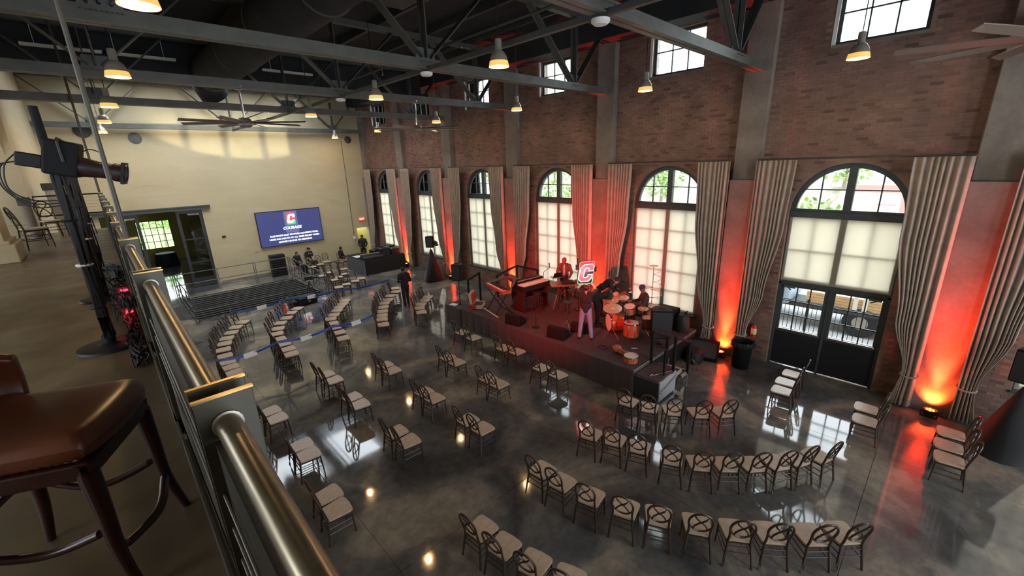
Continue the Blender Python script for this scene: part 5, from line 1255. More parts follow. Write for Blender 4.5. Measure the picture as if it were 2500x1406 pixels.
for x, y, e_, lab in ((12.80, -0.47, 420, 'red uplight at the pilaster by the right edge'), (12.80, 4.22, 420, 'red uplight at the pilaster beside the trash can'), (12.88, 8.9, 480, 'red uplight at the pilaster behind the neon sign'), (12.88, 13.6, 480, 'red uplight at the pilaster behind the keyboard player'), (12.85, 18.3, 330, 'red uplight at the pilaster by the scrimmed tripod'), (12.85, 22.95, 330, 'red uplight at the pilaster beside the mixing desk')):
    uplight(x, y, e_, lab)

# ------------------------------------------------------------------ trash can, extinguisher
tc_ = empty('trash_can', (12.55, 3.55, 0), label='round black trash can with bag liner beside the black doors', cat='trash can')
MB().lathe([(0, 0), (0.21, 0), (0.22, 0.02), (0.27, 0.74), (0.285, 0.76), (0.285, 0.79), (0.265, 0.79), (0.25, 0.72), (0.2, 0.05), (0, 0.05)], 26).build('bin', M['cab'], tc_, smooth=True)
b = MB(); rr = random.Random(2)
pr = []
for r, z in ((0.24, 0.55), (0.268, 0.80), (0.30, 0.83), (0.32, 0.77), (0.31, 0.68)):
    pr.append([((r+rr.uniform(-0.012, 0.012))*math.cos(2*PI*i/28), (r+rr.uniform(-0.012, 0.012))*math.sin(2*PI*i/28), z+rr.uniform(-0.025, 0.025)) for i in range(28)])
for q in pr: b.v += q
for j in range(4): b.f += [(j*28+i, j*28+(i+1) % 28, (j+1)*28+(i+1) % 28, (j+1)*28+i) for i in range(28)]
b.build('bag_liner', mat('glossy_black_bag', (0.02, 0.02, 0.022), 0.15), tc_)
fx = empty('fire_extinguisher', (13.24, 3.5, 0.75), label='yellowish fire extinguisher hung on the brick beside the doors', cat='fire extinguisher')
MB().lathe([(0, 0), (0.07, 0), (0.075, 0.02), (0.075, 0.30), (0.05, 0.36), (0.02, 0.38), (0, 0.38)], 16).build('cylinder', mat('extinguisher_red', (0.55, 0.04, 0.03), 0.35), fx, smooth=True)
MB().lathe([(0.077, 0.09), (0.077, 0.27), (0.075, 0.27), (0.075, 0.09)], 16).build('label_band', mat('cream_label', (0.75, 0.65, 0.3), 0.5), fx)
MB().box(-0.10, 0.02, -0.015, 0.015, 0.38, 0.43).build('valve_handle', M['chrome'], fx); MB().tube([(0, 0.02, 0.4), (0.0, 0.12, 0.35), (0, 0.10, 0.1)], 0.01, 6).build('hose', M['rubber'], fx)
MB().box(0.05, 0.115, -0.02, 0.02, 0.1, 0.3).build('wall_bracket', M['black'], fx)
# ================================================================== FAR END
M['tvdark'] = mat('tv_bezel', (0.012, 0.012, 0.015), 0.3)
tv = empty('video_screen', (8.07, FARY-0.12, 2.645), label='large wall-mounted video screen showing a red and green letter C logo', cat='screen')
MB().box(-1.8, 1.8, 0, 0.10, -1.03, 1.03).build('bezel', M['tvdark'], tv, bevel=0.01)
MB().box(-1.76, 1.76, -0.006, 0, -0.99, 0.99).build('picture_panel', mat('navy_picture', (0.01, 0.01, 0.03), 0.25, emit=(0.03, 0.037, 0.115), es=1.0), tv)
MB().box(-0.32, 0.42, -0.008, -0.006, -0.33, 0.96).build('picture_band', mat('slate_band', (0.02, 0.02, 0.05), 0.25, emit=(0.085, 0.09, 0.20), es=1.0), tv)
def flat(name, pts, y, mt, par): 
    return MB().prism(pts, y-0.002, y, axis='y').build(name, mt, par)
SRED, SGREEN, SWHITE = emis('screen_red', (0.85, 0.06, 0.07), 1.0), emis('screen_green', (0.03, 0.55, 0.12), 1.0), emis('screen_white', (0.85, 0.95, 1.0), 1.15)
RR = rrect(0.50, 0.70, 0.06)
top = [p for p in RR if p[1] >= -0.06]; bot = [p for p in RR if p[1] < -0.06]
top = [p for p in RR if p[1] > -0.12]
flat('logo_upper', [(a+0.05, b+0.52) for a, b in ([(0.25, -0.12)]+top+[(-0.25, -0.12)])], -0.010, SRED, tv)
bot = [p for p in RR if p[1] <= -0.12]
flat('logo_lower', [(a+0.05, b+0.52) for a, b in ([(-0.25, -0.12)]+bot+[(0.25, -0.12)])], -0.010, SGREEN, tv)
flat('logo_letter', [(a*1.05+b*0.2+0.06, b*1.05+0.52) for a, b in Cout], -0.013, SWHITE, tv)
def text(body, size, loc, mt, par, name, shear=0.0, bold=0.0):
    c = bpy.data.curves.new(name, 'FONT'); c.body = body; c.size = size; c.align_x = 'CENTER'; c.shear = shear; c.offset = bold; c.resolution_u = 3
    t = bpy.data.objects.new(name, c); COL.objects.link(t)
    bpy.context.view_layer.update()
    me = bpy.data.meshes.new_from_object(t.evaluated_get(bpy.context.evaluated_depsgraph_get()))
    bpy.data.objects.remove(t, do_unlink=True)
    o = bpy.data.objects.new(name, me); COL.objects.link(o); me.materials.clear(); me.materials.append(mt)
    o.parent = par; o.location = loc; o.rotation_euler = (PI/2, 0, 0)
    return o
text('COURAGE', 0.22, (0.05, -0.012, -0.10), SWHITE, tv, 'logo_word', 0.25, 0.008)
for k, s in enumerate(('FACE MASKS MUST BE WORN COVERING YOUR', 'NOSE AND MOUTH AT ALL TIMES EXCEPT WHEN', 'ACTIVELY EATING OR DRINKING.')):
    text(s, 0.127, (0.13, -0.012, -0.47-0.19*k), SWHITE, tv, 'notice_line', 0, 0.006)
ex = empty('exit_sign', (12.58, FARY-0.04, 2.63), label='small red EXIT sign above the far corner doorway', cat='exit sign')
MB().box(-0.19, 0.19, -0.03, 0.03, -0.11, 0.11).build('sign_box', mat('exit_sign_red', (0.5, 0.05, 0.04), 0.5, emit=(0.8, 0.10, 0.08), es=0.5), ex, bevel=0.01)
text('EXIT', 0.17, (0, -0.036, -0.06), emis('exit_letters', (1, 0.75, 0.65), 1.2), ex, 'exit_lettering')

# guard rails round the pit
def rail_run(p, q, posts, lab, bottom=False):
    e = empty('guard_rail', (0, 0, 0), label=lab, cat='guard rail', group='steel guard rails round the pit')
    p, q = Vector(p), Vector(q); d = (q-p).normalized()
    for z, nm in ((1.07, 'top_rail'), (0.52, 'mid_rail'))+(((0.08, 'bottom_rail'),) if bottom else ()):
        MB().cyl(p+Vector((0, 0, z)), q+Vector((0, 0, z)), 0.022, n=8).build(nm, M['steel_grey'], e, smooth=True)
    for t in posts:
        c = p.lerp(q, t)
        for s in (-0.045, 0.045):
            b = c+d*s
            MB().box(b.x-0.018, b.x+0.018, b.y-0.018, b.y+0.018, 0, 1.09).build('post', M['steel_grey'], e)
rail_run((1.88, 20.85, 0), (7.22, 20.85, 0), (0, 0.34, 0.68, 1), 'steel guard rail along the near side of the pit', True)
rail_run((1.9, 26.6, 0), (7.3, 26.6, 0), (0.0, 0.335, 0.665, 1), 'steel guard rail along the cream wall side of the pit')
rail_run((1.88, 20.85, 0), (1.9, 26.6, 0), (0.33, 0.66), 'steel guard rail along the left side of the pit', True)
rail_run((7.22, 20.85, 0), (7.3, 26.6, 0), (0.33, 0.66), 'steel guard rail along the right side of the pit', True)
sk = empty('stacked_riser_panels', (6.8, 27.0, 0), label='stack of black ribbed panels behind the pit rail', cat='panel stack')
for k in range(11): MB().box(-0.38, 0.38, -0.25, 0.25, k*0.115, k*0.115+0.095).build('panel', M['black'], sk, bevel=0.01)
cm = empty('tripod_camera', (6.3, 20.45, 0), label='black video camera on a tripod at the pit corner', cat='camera')
for k in range(3): MB().cyl((0, 0, 0.95), (0.32*math.cos(k*2.09), 0.32*math.sin(k*2.09), 0), 0.016, n=6).build('tripod_leg', M['black'], cm)
MB().cbox((0, 0, 1.08), (0.34, 0.14, 0.16), rz=-0.3).cyl((0.15, -0.05, 1.09), (0.32, -0.10, 1.08), 0.05, n=10).build('camera_body', M['black'], cm)
MB().bar((-0.1, 0, 1.0), (-0.4, 0.15, 0.85), 0.02, 0.02).build('pan_handle', M['black'], cm)
rc = empty('flight_case', (5.95, 20.1, 0), 0.2, label='low black equipment case with shiny top before the pit rail', cat='equipment case')
MB().box(-0.42, 0.42, -0.25, 0.25, 0.02, 0.36).build('case_body', M['black'], rc, bevel=0.05); MB().box(-0.05, 0.05, -0.265, -0.25, 0.14, 0.2).build('latch', M['chrome'], rc); MB().box(-0.38, 0.38, -0.2, 0.22, 0.36, 0.375).build('lid_plate', M['grille'], rc, bevel=0.006)
g2 = MB().box(-0.2, 0.2, -0.15, 0.15, 0, 0.24).build('floor_bag', M['blackcloth'], bevel=0.06, label='small black bag on the floor beside the equipment case', cat='bag'); g2.location = (5.35, 20.15, 0)

# mixing desk
fo = empty('mixing_position', (0, 0, 0), label='black-draped mixing tables in the far corner', cat='mixing table')
MB().box(10.15, 12.7, 22.75, 23.75, 0.84, 0.88).box(10.15, 11.2, 23.75, 25.2, 0.84, 0.88).build('table_top', M['black'], fo)
skirt([(12.7, 23.75), (12.7, 22.73), (10.13, 22.73), (10.13, 25.2), (11.2, 25.2)][::-1], parent=fo, z1=0.86, mt=M['blackcloth'], period=0.25, amp=0.012)
MB().bar((10.11, 22.71, 0), (10.11, 22.71, 0.86), 0.03, 0.03).build('corner_pole', M['steel_grey'], fo)
mc = empty('mixing_console', (10.85, 23.2, 0.88), R(-8), label='wide dark mixing console with pale meter bridge on the draped table', cat='mixing console')
MB().prism([(-0.35, 0), (0.38, 0), (0.38, 0.16), (0.28, 0.18), (-0.35, 0.06)], -0.6, 0.6, axis='x').build('surface', M['black'], mc, bevel=0.01)
MB().box(-0.6, 0.6, 0.30, 0.37, 0.17, 0.22).build('meter_bridge', M['alu'], mc)
fd = MB()
for k in range(22): fd.cbox((-0.55+k*0.052, -0.18+0.05*((k*7) % 3), 0.105), (0.012, 0.03, 0.02))
tag(fd.build('faders', M['white'], mc), kind='stuff')
MB().box(10.2, 10.6, 23.9, 24.5, 0.88, 0.89).build('paper_sheets', M['card'], label='white papers at the left end of the mixing table', cat='paper')
for k, (x, y, z, w_, d_, h_, lb) in enumerate(((11.7, 23.35, 0.88, 0.55, 0.5, 0.45, 'tall black rack case, left of three on the mixing table'), (12.25, 23.35, 0.88, 0.5, 0.5, 0.35, 'black rack case, right end of the mixing table'), (12.45, 24.3, 0, 0.6, 0.6, 1.25, 'tall black road case behind the mixing table'), (11.72, 24.5, 0, 0.6, 0.5, 1.1, 'black road case behind the mixing table, beside the taller one'))):
    e = empty('rack_case', (x, y, z), 0.1*k, label=lb, cat='rack case', group='black rack cases at the mixing position')
    MB().box(-w_/2, w_/2, -d_/2, d_/2, 0, h_).build('case_body', M['black'], e, bevel=0.015)
    for q in range(3): MB().box(-w_/2+0.04, w_/2-0.04, -d_/2-0.012, -d_/2, 0.05+q*h_*0.3, 0.03+(q+0.9)*h_*0.3).build('rack_unit', M['grille'], e)
    for s in (-1, 1): MB().box(s*w_/2-0.012, s*w_/2+0.012, -d_/2-0.01, d_/2, h_-0.03, h_+0.005).build('metal_edge', M['alu'], e)
lp2 = empty('laptop', (12.5, 23.1, 0.88), R(10), label='open black laptop at the window end of the mixing table', cat='laptop')
MB().box(-0.17, 0.17, -0.12, 0.12, 0, 0.018).build('keyboard_half', M['black'], lp2); MB().cbox((0, 0.13, 0.13), (0.34, 0.012, 0.24), rx=-0.25).build('screen_half', M['black'], lp2)
hp = MB().tube([(0.09*math.cos(a), 0, 0.09*math.sin(a)) for a in [PI*k/10 for k in range(11)]], 0.012, 6).ell((0.09, 0, -0.01), 0.03, 0.04, 0.045, 8, 6).ell((-0.09, 0, -0.01), 0.03, 0.04, 0.045, 8, 6).build('headphones', M['black'], smooth=True, label='black headphones lying on the rack case', cat='headphones'); hp.location = (12.2, 23.3, 1.29)
# round table in back room, lamp
rt = empty('round_table', (2.55, 37.0, 0), label='round table with floor-length dark cloth beyond the doorway', cat='table')
pr = [(0, 0.78), (0.55, 0.78), (0.57, 0.76), (0.60, 0.4), (0.66, 0.02)]
b = MB().lathe(pr, 40); b.v = [(x*(1+0.05*math.sin(14*math.atan2(y, x))*(1-z/0.78)), y*(1+0.05*math.sin(14*math.atan2(y, x))*(1-z/0.78)), z) for x, y, z in b.v]
b.build('tablecloth', mat('dark_green_cloth', (0.012, 0.03, 0.03), 0.8), rt, smooth=True)

# ================================================================== BALCONY
br_ = empty('balcony_railing', (0.11, 0, MEZ), label='heavy olive steel balcony railing with round bronze handrail', cat='railing')
py = [-2.46, -0.66, 1.145, 2.95, 4.6, 6.4, 8.2, 10.0, 11.8, 13.6, 15.4, 18.1]
for y in py:
    for s in (-1, 1):
        MB().box(-0.06, 0.06, y+s*0.038-0.006, y+s*0.038+0.006, 0.06, 1.07).build('post_plate', M['rail'], br_, bevel=0.002)
        MB().box(-0.062, 0.062, y+s*0.038-0.006, y+s*0.038+0.006, 1.07, 1.075).build('plate_edge', M['lit_edge'], br_)
    MB().box(-0.05, 0.05, y-0.032, y+0.032, 0.06, 1.03).build('post_core', M['rail'], br_)
for a, b in zip(py[:-1], py[1:]):
    MB().cyl((-0.004, a+0.044, 1.0), (-0.004, b-0.044, 1.0), 0.0275, n=22).build('handrail', M['handrail'], br_, smooth=True)
    for y in (a+0.048, b-0.048):
        MB().lathe([(0.0275, -0.004), (0.033, -0.003), (0.033, 0.003), (0.0275, 0.004)], 18, (-0.004, y, 1.0), Matrix.Rotation(R(90), 3, 'X')).build('weld_collar', M['lampneck'], br_, smooth=True)
    for k in range(3):
        MB().cyl((-0.046, a+0.03, 0.62+k*0.1), (-0.046, b-0.03, 0.62+k*0.1), 0.0035, n=6).build('cable', M['lampneck'], br_)
    MB().box(-0.066, -0.056, a-0.06, b+0.06, 0.0, 0.20).build('toe_plate', M['rail'], br_)
    MB().box(-0.038, -0.030, a+0.03, b-0.03, 0.10, 0.965).build('infill_panel', M['rail'], br_)
    MB().box(-0.030, 0.03, a+0.03, b-0.03, 0.955, 0.965).build('sub_rail', M['rail'], br_)
er = empty('balcony_end_rail', (0, 18.15, MEZ), label='black cable railing across the far end of the balcony', cat='railing')
MB().cyl((-1.35, 0, 1.05), (0.1, 0, 1.05), 0.02, n=8).build('top_rail', M['black'], er); MB().cyl((-1.35, 0, 0.5), (0.1, 0, 0.5), 0.018, n=8).build('mid_rail', M['black'], er)
for k in range(10): MB().cyl((-1.35, 0, 0.1+k*0.095), (0.1, 0, 0.1+k*0.095), 0.003, n=5).build('cable', M['steel_grey'], er)
for x in (-1.3, -0.6): MB().cyl((x, 0, 0), (x, 0, 1.05), 0.018, n=8).build('post', M['black'], er)
for y, r, nm in ((4.6, 0.017, 'nearer'), (18.1, 0.03, 'farther')):
    MB().cyl((0.105, y+0.0, MEZ+1.08), (0.105, y, 10.4), r, n=10).build('hanger_rod', M['rail'], smooth=True, label='%s vertical steel rod hanging the balcony from the roof' % nm, cat='hanger rod', group='balcony hanger rods')
for x, y, r, h, lb in ((-1.38, 16.95, 0.105, 0.88, 'low round column with dark cap behind the balcony chair'), (-0.9, 18.75, 0.16, 0.75, 'pale round column beyond the balcony end rail')):
    e = empty('round_column', (x, y, MEZ if y < 18 else 0), label=lb, cat='column', kind='structure')
    hh = h if y < 18 else MEZ+1.2
    MB().lathe([(r*1.15, 0), (r*1.15, 0.05), (r, 0.08), (r*0.95, hh-0.05), (r, hh)], 24).build('shaft', M['plaster_pier'] if y < 18 else M['white'], e, smooth=True)
    MB().box(-r*1.15, r*1.15, -r*1.15, r*1.15, hh, hh+0.2).build('cap', M['frame'], e)

# light stands with bundled cables
def light_tree(y, lab, h=2.13, head=False):
    e = empty('light_tree', (-0.21, y, MEZ), label=lab, cat='light stand', group='black light trees on the balcony')
    MB().lathe([(0, 0.03), (0.20, 0.03), (0.24, 0.02), (0.25, 0.0), (0, 0)], 32).build('round_base', M['black'], e, smooth=True)
    MB().lathe([(0.025, 0.14), (0.05, 0.12), (0.05, 0.05), (0.09, 0.03)], 14).build('socket', M['black'], e, smooth=True)
    MB().cyl((0, 0, 0.03), (0, 0, h), 0.03, n=12).build('pole', M['cab'], e, smooth=True)
    rr = random.Random(int(y*10)); 
    for k in range(9):
        a0 = rr.uniform(-2.2, 1.2); pts = []
        for q in range(9):
            z = 0.1+q/8*(h-0.55 if head else h-0.5)
            a = a0+0.35*math.sin(q*0.9+k); r = 0.042+0.012*rr.random()
            pts.append((r*math.cos(a), r*math.sin(a), z))
        MB().tube(pts, 0.010, 5).build('cable_run', M['rubber'], e, smooth=True)
    for z in (0.4, 0.8, 1.2): MB().lathe([(0.055, z-0.012), (0.063, z), (0.055, z+0.012)], 12).build('velcro_tie', M['white'] if z == 0.8 else M['black'], e)
    return e
lt = light_tree(5.38, 'nearest black light tree with a big profile spotlight and taped cables')
light_tree(7.65, 'second black light tree on the balcony, behind the nearest', 2.0)
light_tree(10.15, 'third black light tree on the balcony, farthest along the rail', 2.0)
lk = empty('profile_spotlight', (-0.13, 5.38, 6.12), R(-12), label='black ellipsoidal profile spotlight clamped on the nearest light tree', cat='spotlight')
Ry = Matrix.Rotation(R(90+14), 3, 'Y')
def lx(p): return Ry @ Vector(p)
MB().cbox((-0.0, 0, 0.03), (0.22, 0.19, 0.29), ry=R(14)).build('lamp_housing', M['cab'], lk, bevel=0.02)
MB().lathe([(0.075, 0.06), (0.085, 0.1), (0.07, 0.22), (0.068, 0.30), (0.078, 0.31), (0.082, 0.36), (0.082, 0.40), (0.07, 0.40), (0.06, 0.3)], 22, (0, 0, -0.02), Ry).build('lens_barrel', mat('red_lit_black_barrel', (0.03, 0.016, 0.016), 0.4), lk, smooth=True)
MB().cbox((0.37, 0, -0.11), (0.02, 0.19, 0.19), ry=R(14)).build('gel_frame', M['black'], lk)
MB().cbox((-0.20, 0, 0.02), (0.16, 0.10, 0.11), ry=R(14)).build('lamp_cap', M['black'], lk, bevel=0.01)
MB().tube([(0.02, 0.10, 0.0), (0.02, 0.11, 0.16), (0.0, 0.0, 0.19), (0.02, -0.11, 0.16), (0.02, -0.10, 0.0)], 0.012, 6).build('yoke', M['black'], lk)
MB().cbox((-0.05, 0.0, -0.14), (0.07, 0.06, 0.10)).build('clamp', M['black'], lk)
for s in range(3):
    MB().tube(crv([(-0.26, 0.02*s, 0.02+0.07*(s == 0)), (-0.36-0.03*s, 0.03*s, -0.02), (-0.38-0.02*s, 0.02*s, -0.2), (-0.28, 0.02, -0.30-0.03*s), (-0.1, 0, -0.32-0.02*s)]), 0.0055, 6).build('power_cable', M['rubber'], lk, smooth=True)
MB().tube(crv([(0.1, 0, 0.06), (0.18, 0.02, 0.10), (0.25, 0.02, 0.06), (0.25, 0.01, -0.02)]), 0.005, 6).build('safety_cable', M['rubber'], lk, smooth=True)
spot('stage_wash', (0.45, 0, -0.14), (11.95, 6.6, -4.3), 5200, (1.0, 0.05, 0.03), 37, 1.0, 0.05, parent=lk)
M['ledr'] = emis('red_status_display', (1.0, 0.01, 0.03), 6)
for k, (y, lb) in enumerate(((6.15, 'dimmer pack with red display on the balcony floor, nearer'), (7.35, 'dimmer pack with red display on the balcony floor, middle'), (8.6, 'dimmer pack without visible display on the balcony floor, farthest'))):
    e = empty('dimmer_pack', (-0.02, y, MEZ), 0.1*k, label=lb, cat='dimmer pack', group='dimmer packs with cable tangles')
    MB().box(-0.06, 0.06, -0.14, 0.14, 0.0, 0.20).build('case_body', M['black'], e, bevel=0.01)
    if k < 2: MB().box(-0.035, 0.035, -0.144, -0.14, 0.135, 0.165).build('display', M['ledr'], e)
    rr = random.Random(k)
    for q in range(8):
        pts = [(rr.uniform(-0.12, 0.06), rr.uniform(-0.35, 0.35), rr.uniform(0.02, 0.30)) for _ in range(6)]
        MB().tube(crv(pts), 0.006, 5).build('cable', M['rubber'], e, smooth=True)
    if k < 2:
        gl = bpy.data.lights.new('display_glow', 'POINT'); gl.energy = 0.6; gl.color = (1, 0.05, 0.05); gl.shadow_soft_size = 0.03
        go = bpy.data.objects.new('display_glow', gl); COL.objects.link(go); go.parent = e; go.location = (-0.02, -0.19, 0.16)
for k, (y0, y1) in enumerate(((4.5, 5.2), (5.3, 6.0), (6.6, 7.2))):
    t = MB(); rr = random.Random(k+40)
    for q in range(9): t.tube(crv([(rr.uniform(-0.09, 0.035), rr.uniform(y0, y1), MEZ+rr.uniform(0.01, 0.12)) for _ in range(8)]), 0.006, 5)
    tag(t.build('cable_tangle', M['rubber'], smooth=True, label='tangle of black cables along the balcony kerb, %s from the viewer' % ORD[k], cat='cables', group='cable tangles'), kind='stuff')

# bar stool in the foreground
bsx = empty('leather_bar_stool', (-0.35, 2.26, MEZ), R(-24), label='brown leather and dark wood bar stool in the left foreground', cat='bar stool')
def cushion(w, d, z0, z1, n=14):
    b = MB()
    for i in range(n+1):
        for j in range(n+1):
            u, v = -1+2*i/n, -1+2*j/n
            cr_ = 1-0.07*(u*v)**4; x = u*d/2*cr_; y = v*w/2*(1-0.06*(1-u)/2)*cr_
            x += 0.025*(1-v*v)*(1 if u > 0.99 else max(0, u))
            edge = max(abs(u), abs(v))
            z = z1+0.012*(1-u*u)*(1-v*v)-0.035*max(0, (edge-0.8)/0.2)**2+0.03*max(0, -u)**2
            b.v.append((x, y, z))
    for i in range(n):
        for j in range(n): b.f.append((i*(n+1)+j, (i+1)*(n+1)+j, (i+1)*(n+1)+j+1, i*(n+1)+j+1))
    ring = [i*(n+1) for i in range(n+1)]+[n*(n+1)+j for j in range(1, n+1)]+[i*(n+1)+n for i in range(n-1, -1, -1)]+[j for j in range(n-1, 0, -1)]
    base = len(b.v)
    for k in ring: p = b.v[k]; b.v.append((p[0]*0.98, p[1]*0.98, z0))
    m_ = len(ring)
    for k in range(m_): b.f.append((ring[k], base+k, base+(k+1) % m_, ring[(k+1) % m_]))
    b.f.append(tuple(range(base, base+m_)))
    return b
cu = cushion(0.52, 0.53, 0.575, 0.72).build('seat_cushion', M['leather'], bsx, smooth=True); cu.data.shade_smooth(); ss = cu.modifiers.new('sub', 'SUBSURF'); ss.levels = 1; ss.render_levels = 1
MB().tube(crv([(0.236, -0.215, 0.645), (0.264, -0.1, 0.648), (0.272, 0, 0.649), (0.264, 0.1, 0.648), (0.236, 0.215, 0.645)]), 0.005, 6).build('piping', M['leather'], bsx, smooth=True)
MB().ring([(-0.235, -0.225), (0.24, -0.235), (0.24, 0.235), (-0.235, 0.225)], [(-0.20, -0.19), (0.20, -0.2), (0.20, 0.2), (-0.20, 0.19)], 0.54, 0.605, axis='z').build('apron', M['stoolwood'], bsx, bevel=0.008)
for (x, y) in ((0.215, 0.21), (0.215, -0.21), (-0.205, 0.2), (-0.205, -0.2)):
    sx_ = 1 if x > 0 else -1
    MB().tube(crv([(x, y, 0.60), (x*1.03, y*1.02, 0.40), (x*1.06, y*1.05, 0.2), (x*1.22, y*1.12, 0.0)], 5), [0.034-0.017*k/15 for k in range(16)], 12).build('leg', M['stoolwood'], bsx, smooth=True)
    if x > 0: pass
for s in (-1, 1): MB().tube(crv([(0.22, s*0.215, 0.30), (0.0, s*0.19, 0.24), (-0.215, s*0.21, 0.32)]), 0.016, 10).build('stretcher', M['stoolwood'], bsx, smooth=True)
MB().tube(crv([(0.225, -0.215, 0.20), (0.27, 0, 0.18), (0.225, 0.215, 0.20)]), 0.018, 10).build('foot_rest', M['stoolwood'], bsx, smooth=True); MB().cyl((-0.215, -0.2, 0.36), (-0.215, 0.2, 0.36), 0.014, n=8).build('stretcher', M['stoolwood'], bsx)
b = MB(); n = 16
for i in range(n+1):
    for j in range(9):
        a = R(108)+R(144)*i/n; z = 0.66+0.30*j/8
        r = 0.255+0.03*math.sin(PI*j/8)
        b.v.append((-0.06+r*math.cos(a)*1.15, r*math.sin(a)*1.0, z-0.10*(1-math.sin(PI*(i/n)))*(j/8)))
for i in range(n):
    for j in range(8): b.f.append((i*9+j, (i+1)*9+j, (i+1)*9+j+1, i*9+j+1))
o = b.build('curved_backrest', M['leather'], bsx, smooth=True); sl = o.modifiers.new('thick', 'SOLIDIFY'); sl.thickness = 0.05; sl.offset = 1; bv = o.modifiers.new('round', 'BEVEL'); bv.width = 0.015; bv.segments = 3
# ================================================================== PEOPLE
SKIN = {'brown': mat('brown_skin', (0.20, 0.10, 0.065), 0.5), 'tan': mat('tan_skin', (0.42, 0.24, 0.17), 0.5)}
CL = {'black': mat('black_clothing', (0.014, 0.014, 0.016), 0.85), 'charcoal': mat('charcoal_hoodie', (0.035, 0.037, 0.035), 0.85), 'denim': mat('blue_denim', (0.20, 0.26, 0.42), 0.8, var=0.15), 'tan': mat('tan_trousers', (0.34, 0.20, 0.09), 0.8),
      'navy': mat('dark_navy_trousers', (0.02, 0.022, 0.035), 0.8), 'camo': mat('patterned_jacket', (0.16, 0.06, 0.045), 0.75, var=0.6, vscale=14), 'grey': mat('grey_jacket', (0.10, 0.10, 0.11), 0.7), 'shoe': M['rubber'], 'white': M['white'], 'pinkshirt': mat('pale_shirt', (0.55, 0.35, 0.32), 0.8)}
STAND = dict(pel=(0, 0, 0.93), waist=(0.0, 0, 1.08), chest=(0.01, 0, 1.29), neck=(0.01, 0, 1.47), head=(0.03, 0, 1.62), look=(1, 0, -0.1),
             shR=(0, -0.19, 1.41), elR=(-0.02, -0.25, 1.13), wrR=(0.06, -0.25, 0.89), shL=(0, 0.19, 1.41), elL=(-0.02, 0.25, 1.13), wrL=(0.06, 0.25, 0.89),
             hipR=(0, -0.09, 0.90), knR=(0.03, -0.10, 0.50), anR=(0, -0.10, 0.09), hipL=(0, 0.09, 0.90), knL=(0.03, 0.10, 0.50), anL=(0, 0.10, 0.09))
def frame_of(z, hint):
    z = z.normalized(); y = (hint-z*hint.dot(z)).normalized(); x = y.cross(z)
    return Matrix((x, y, z)).transposed()
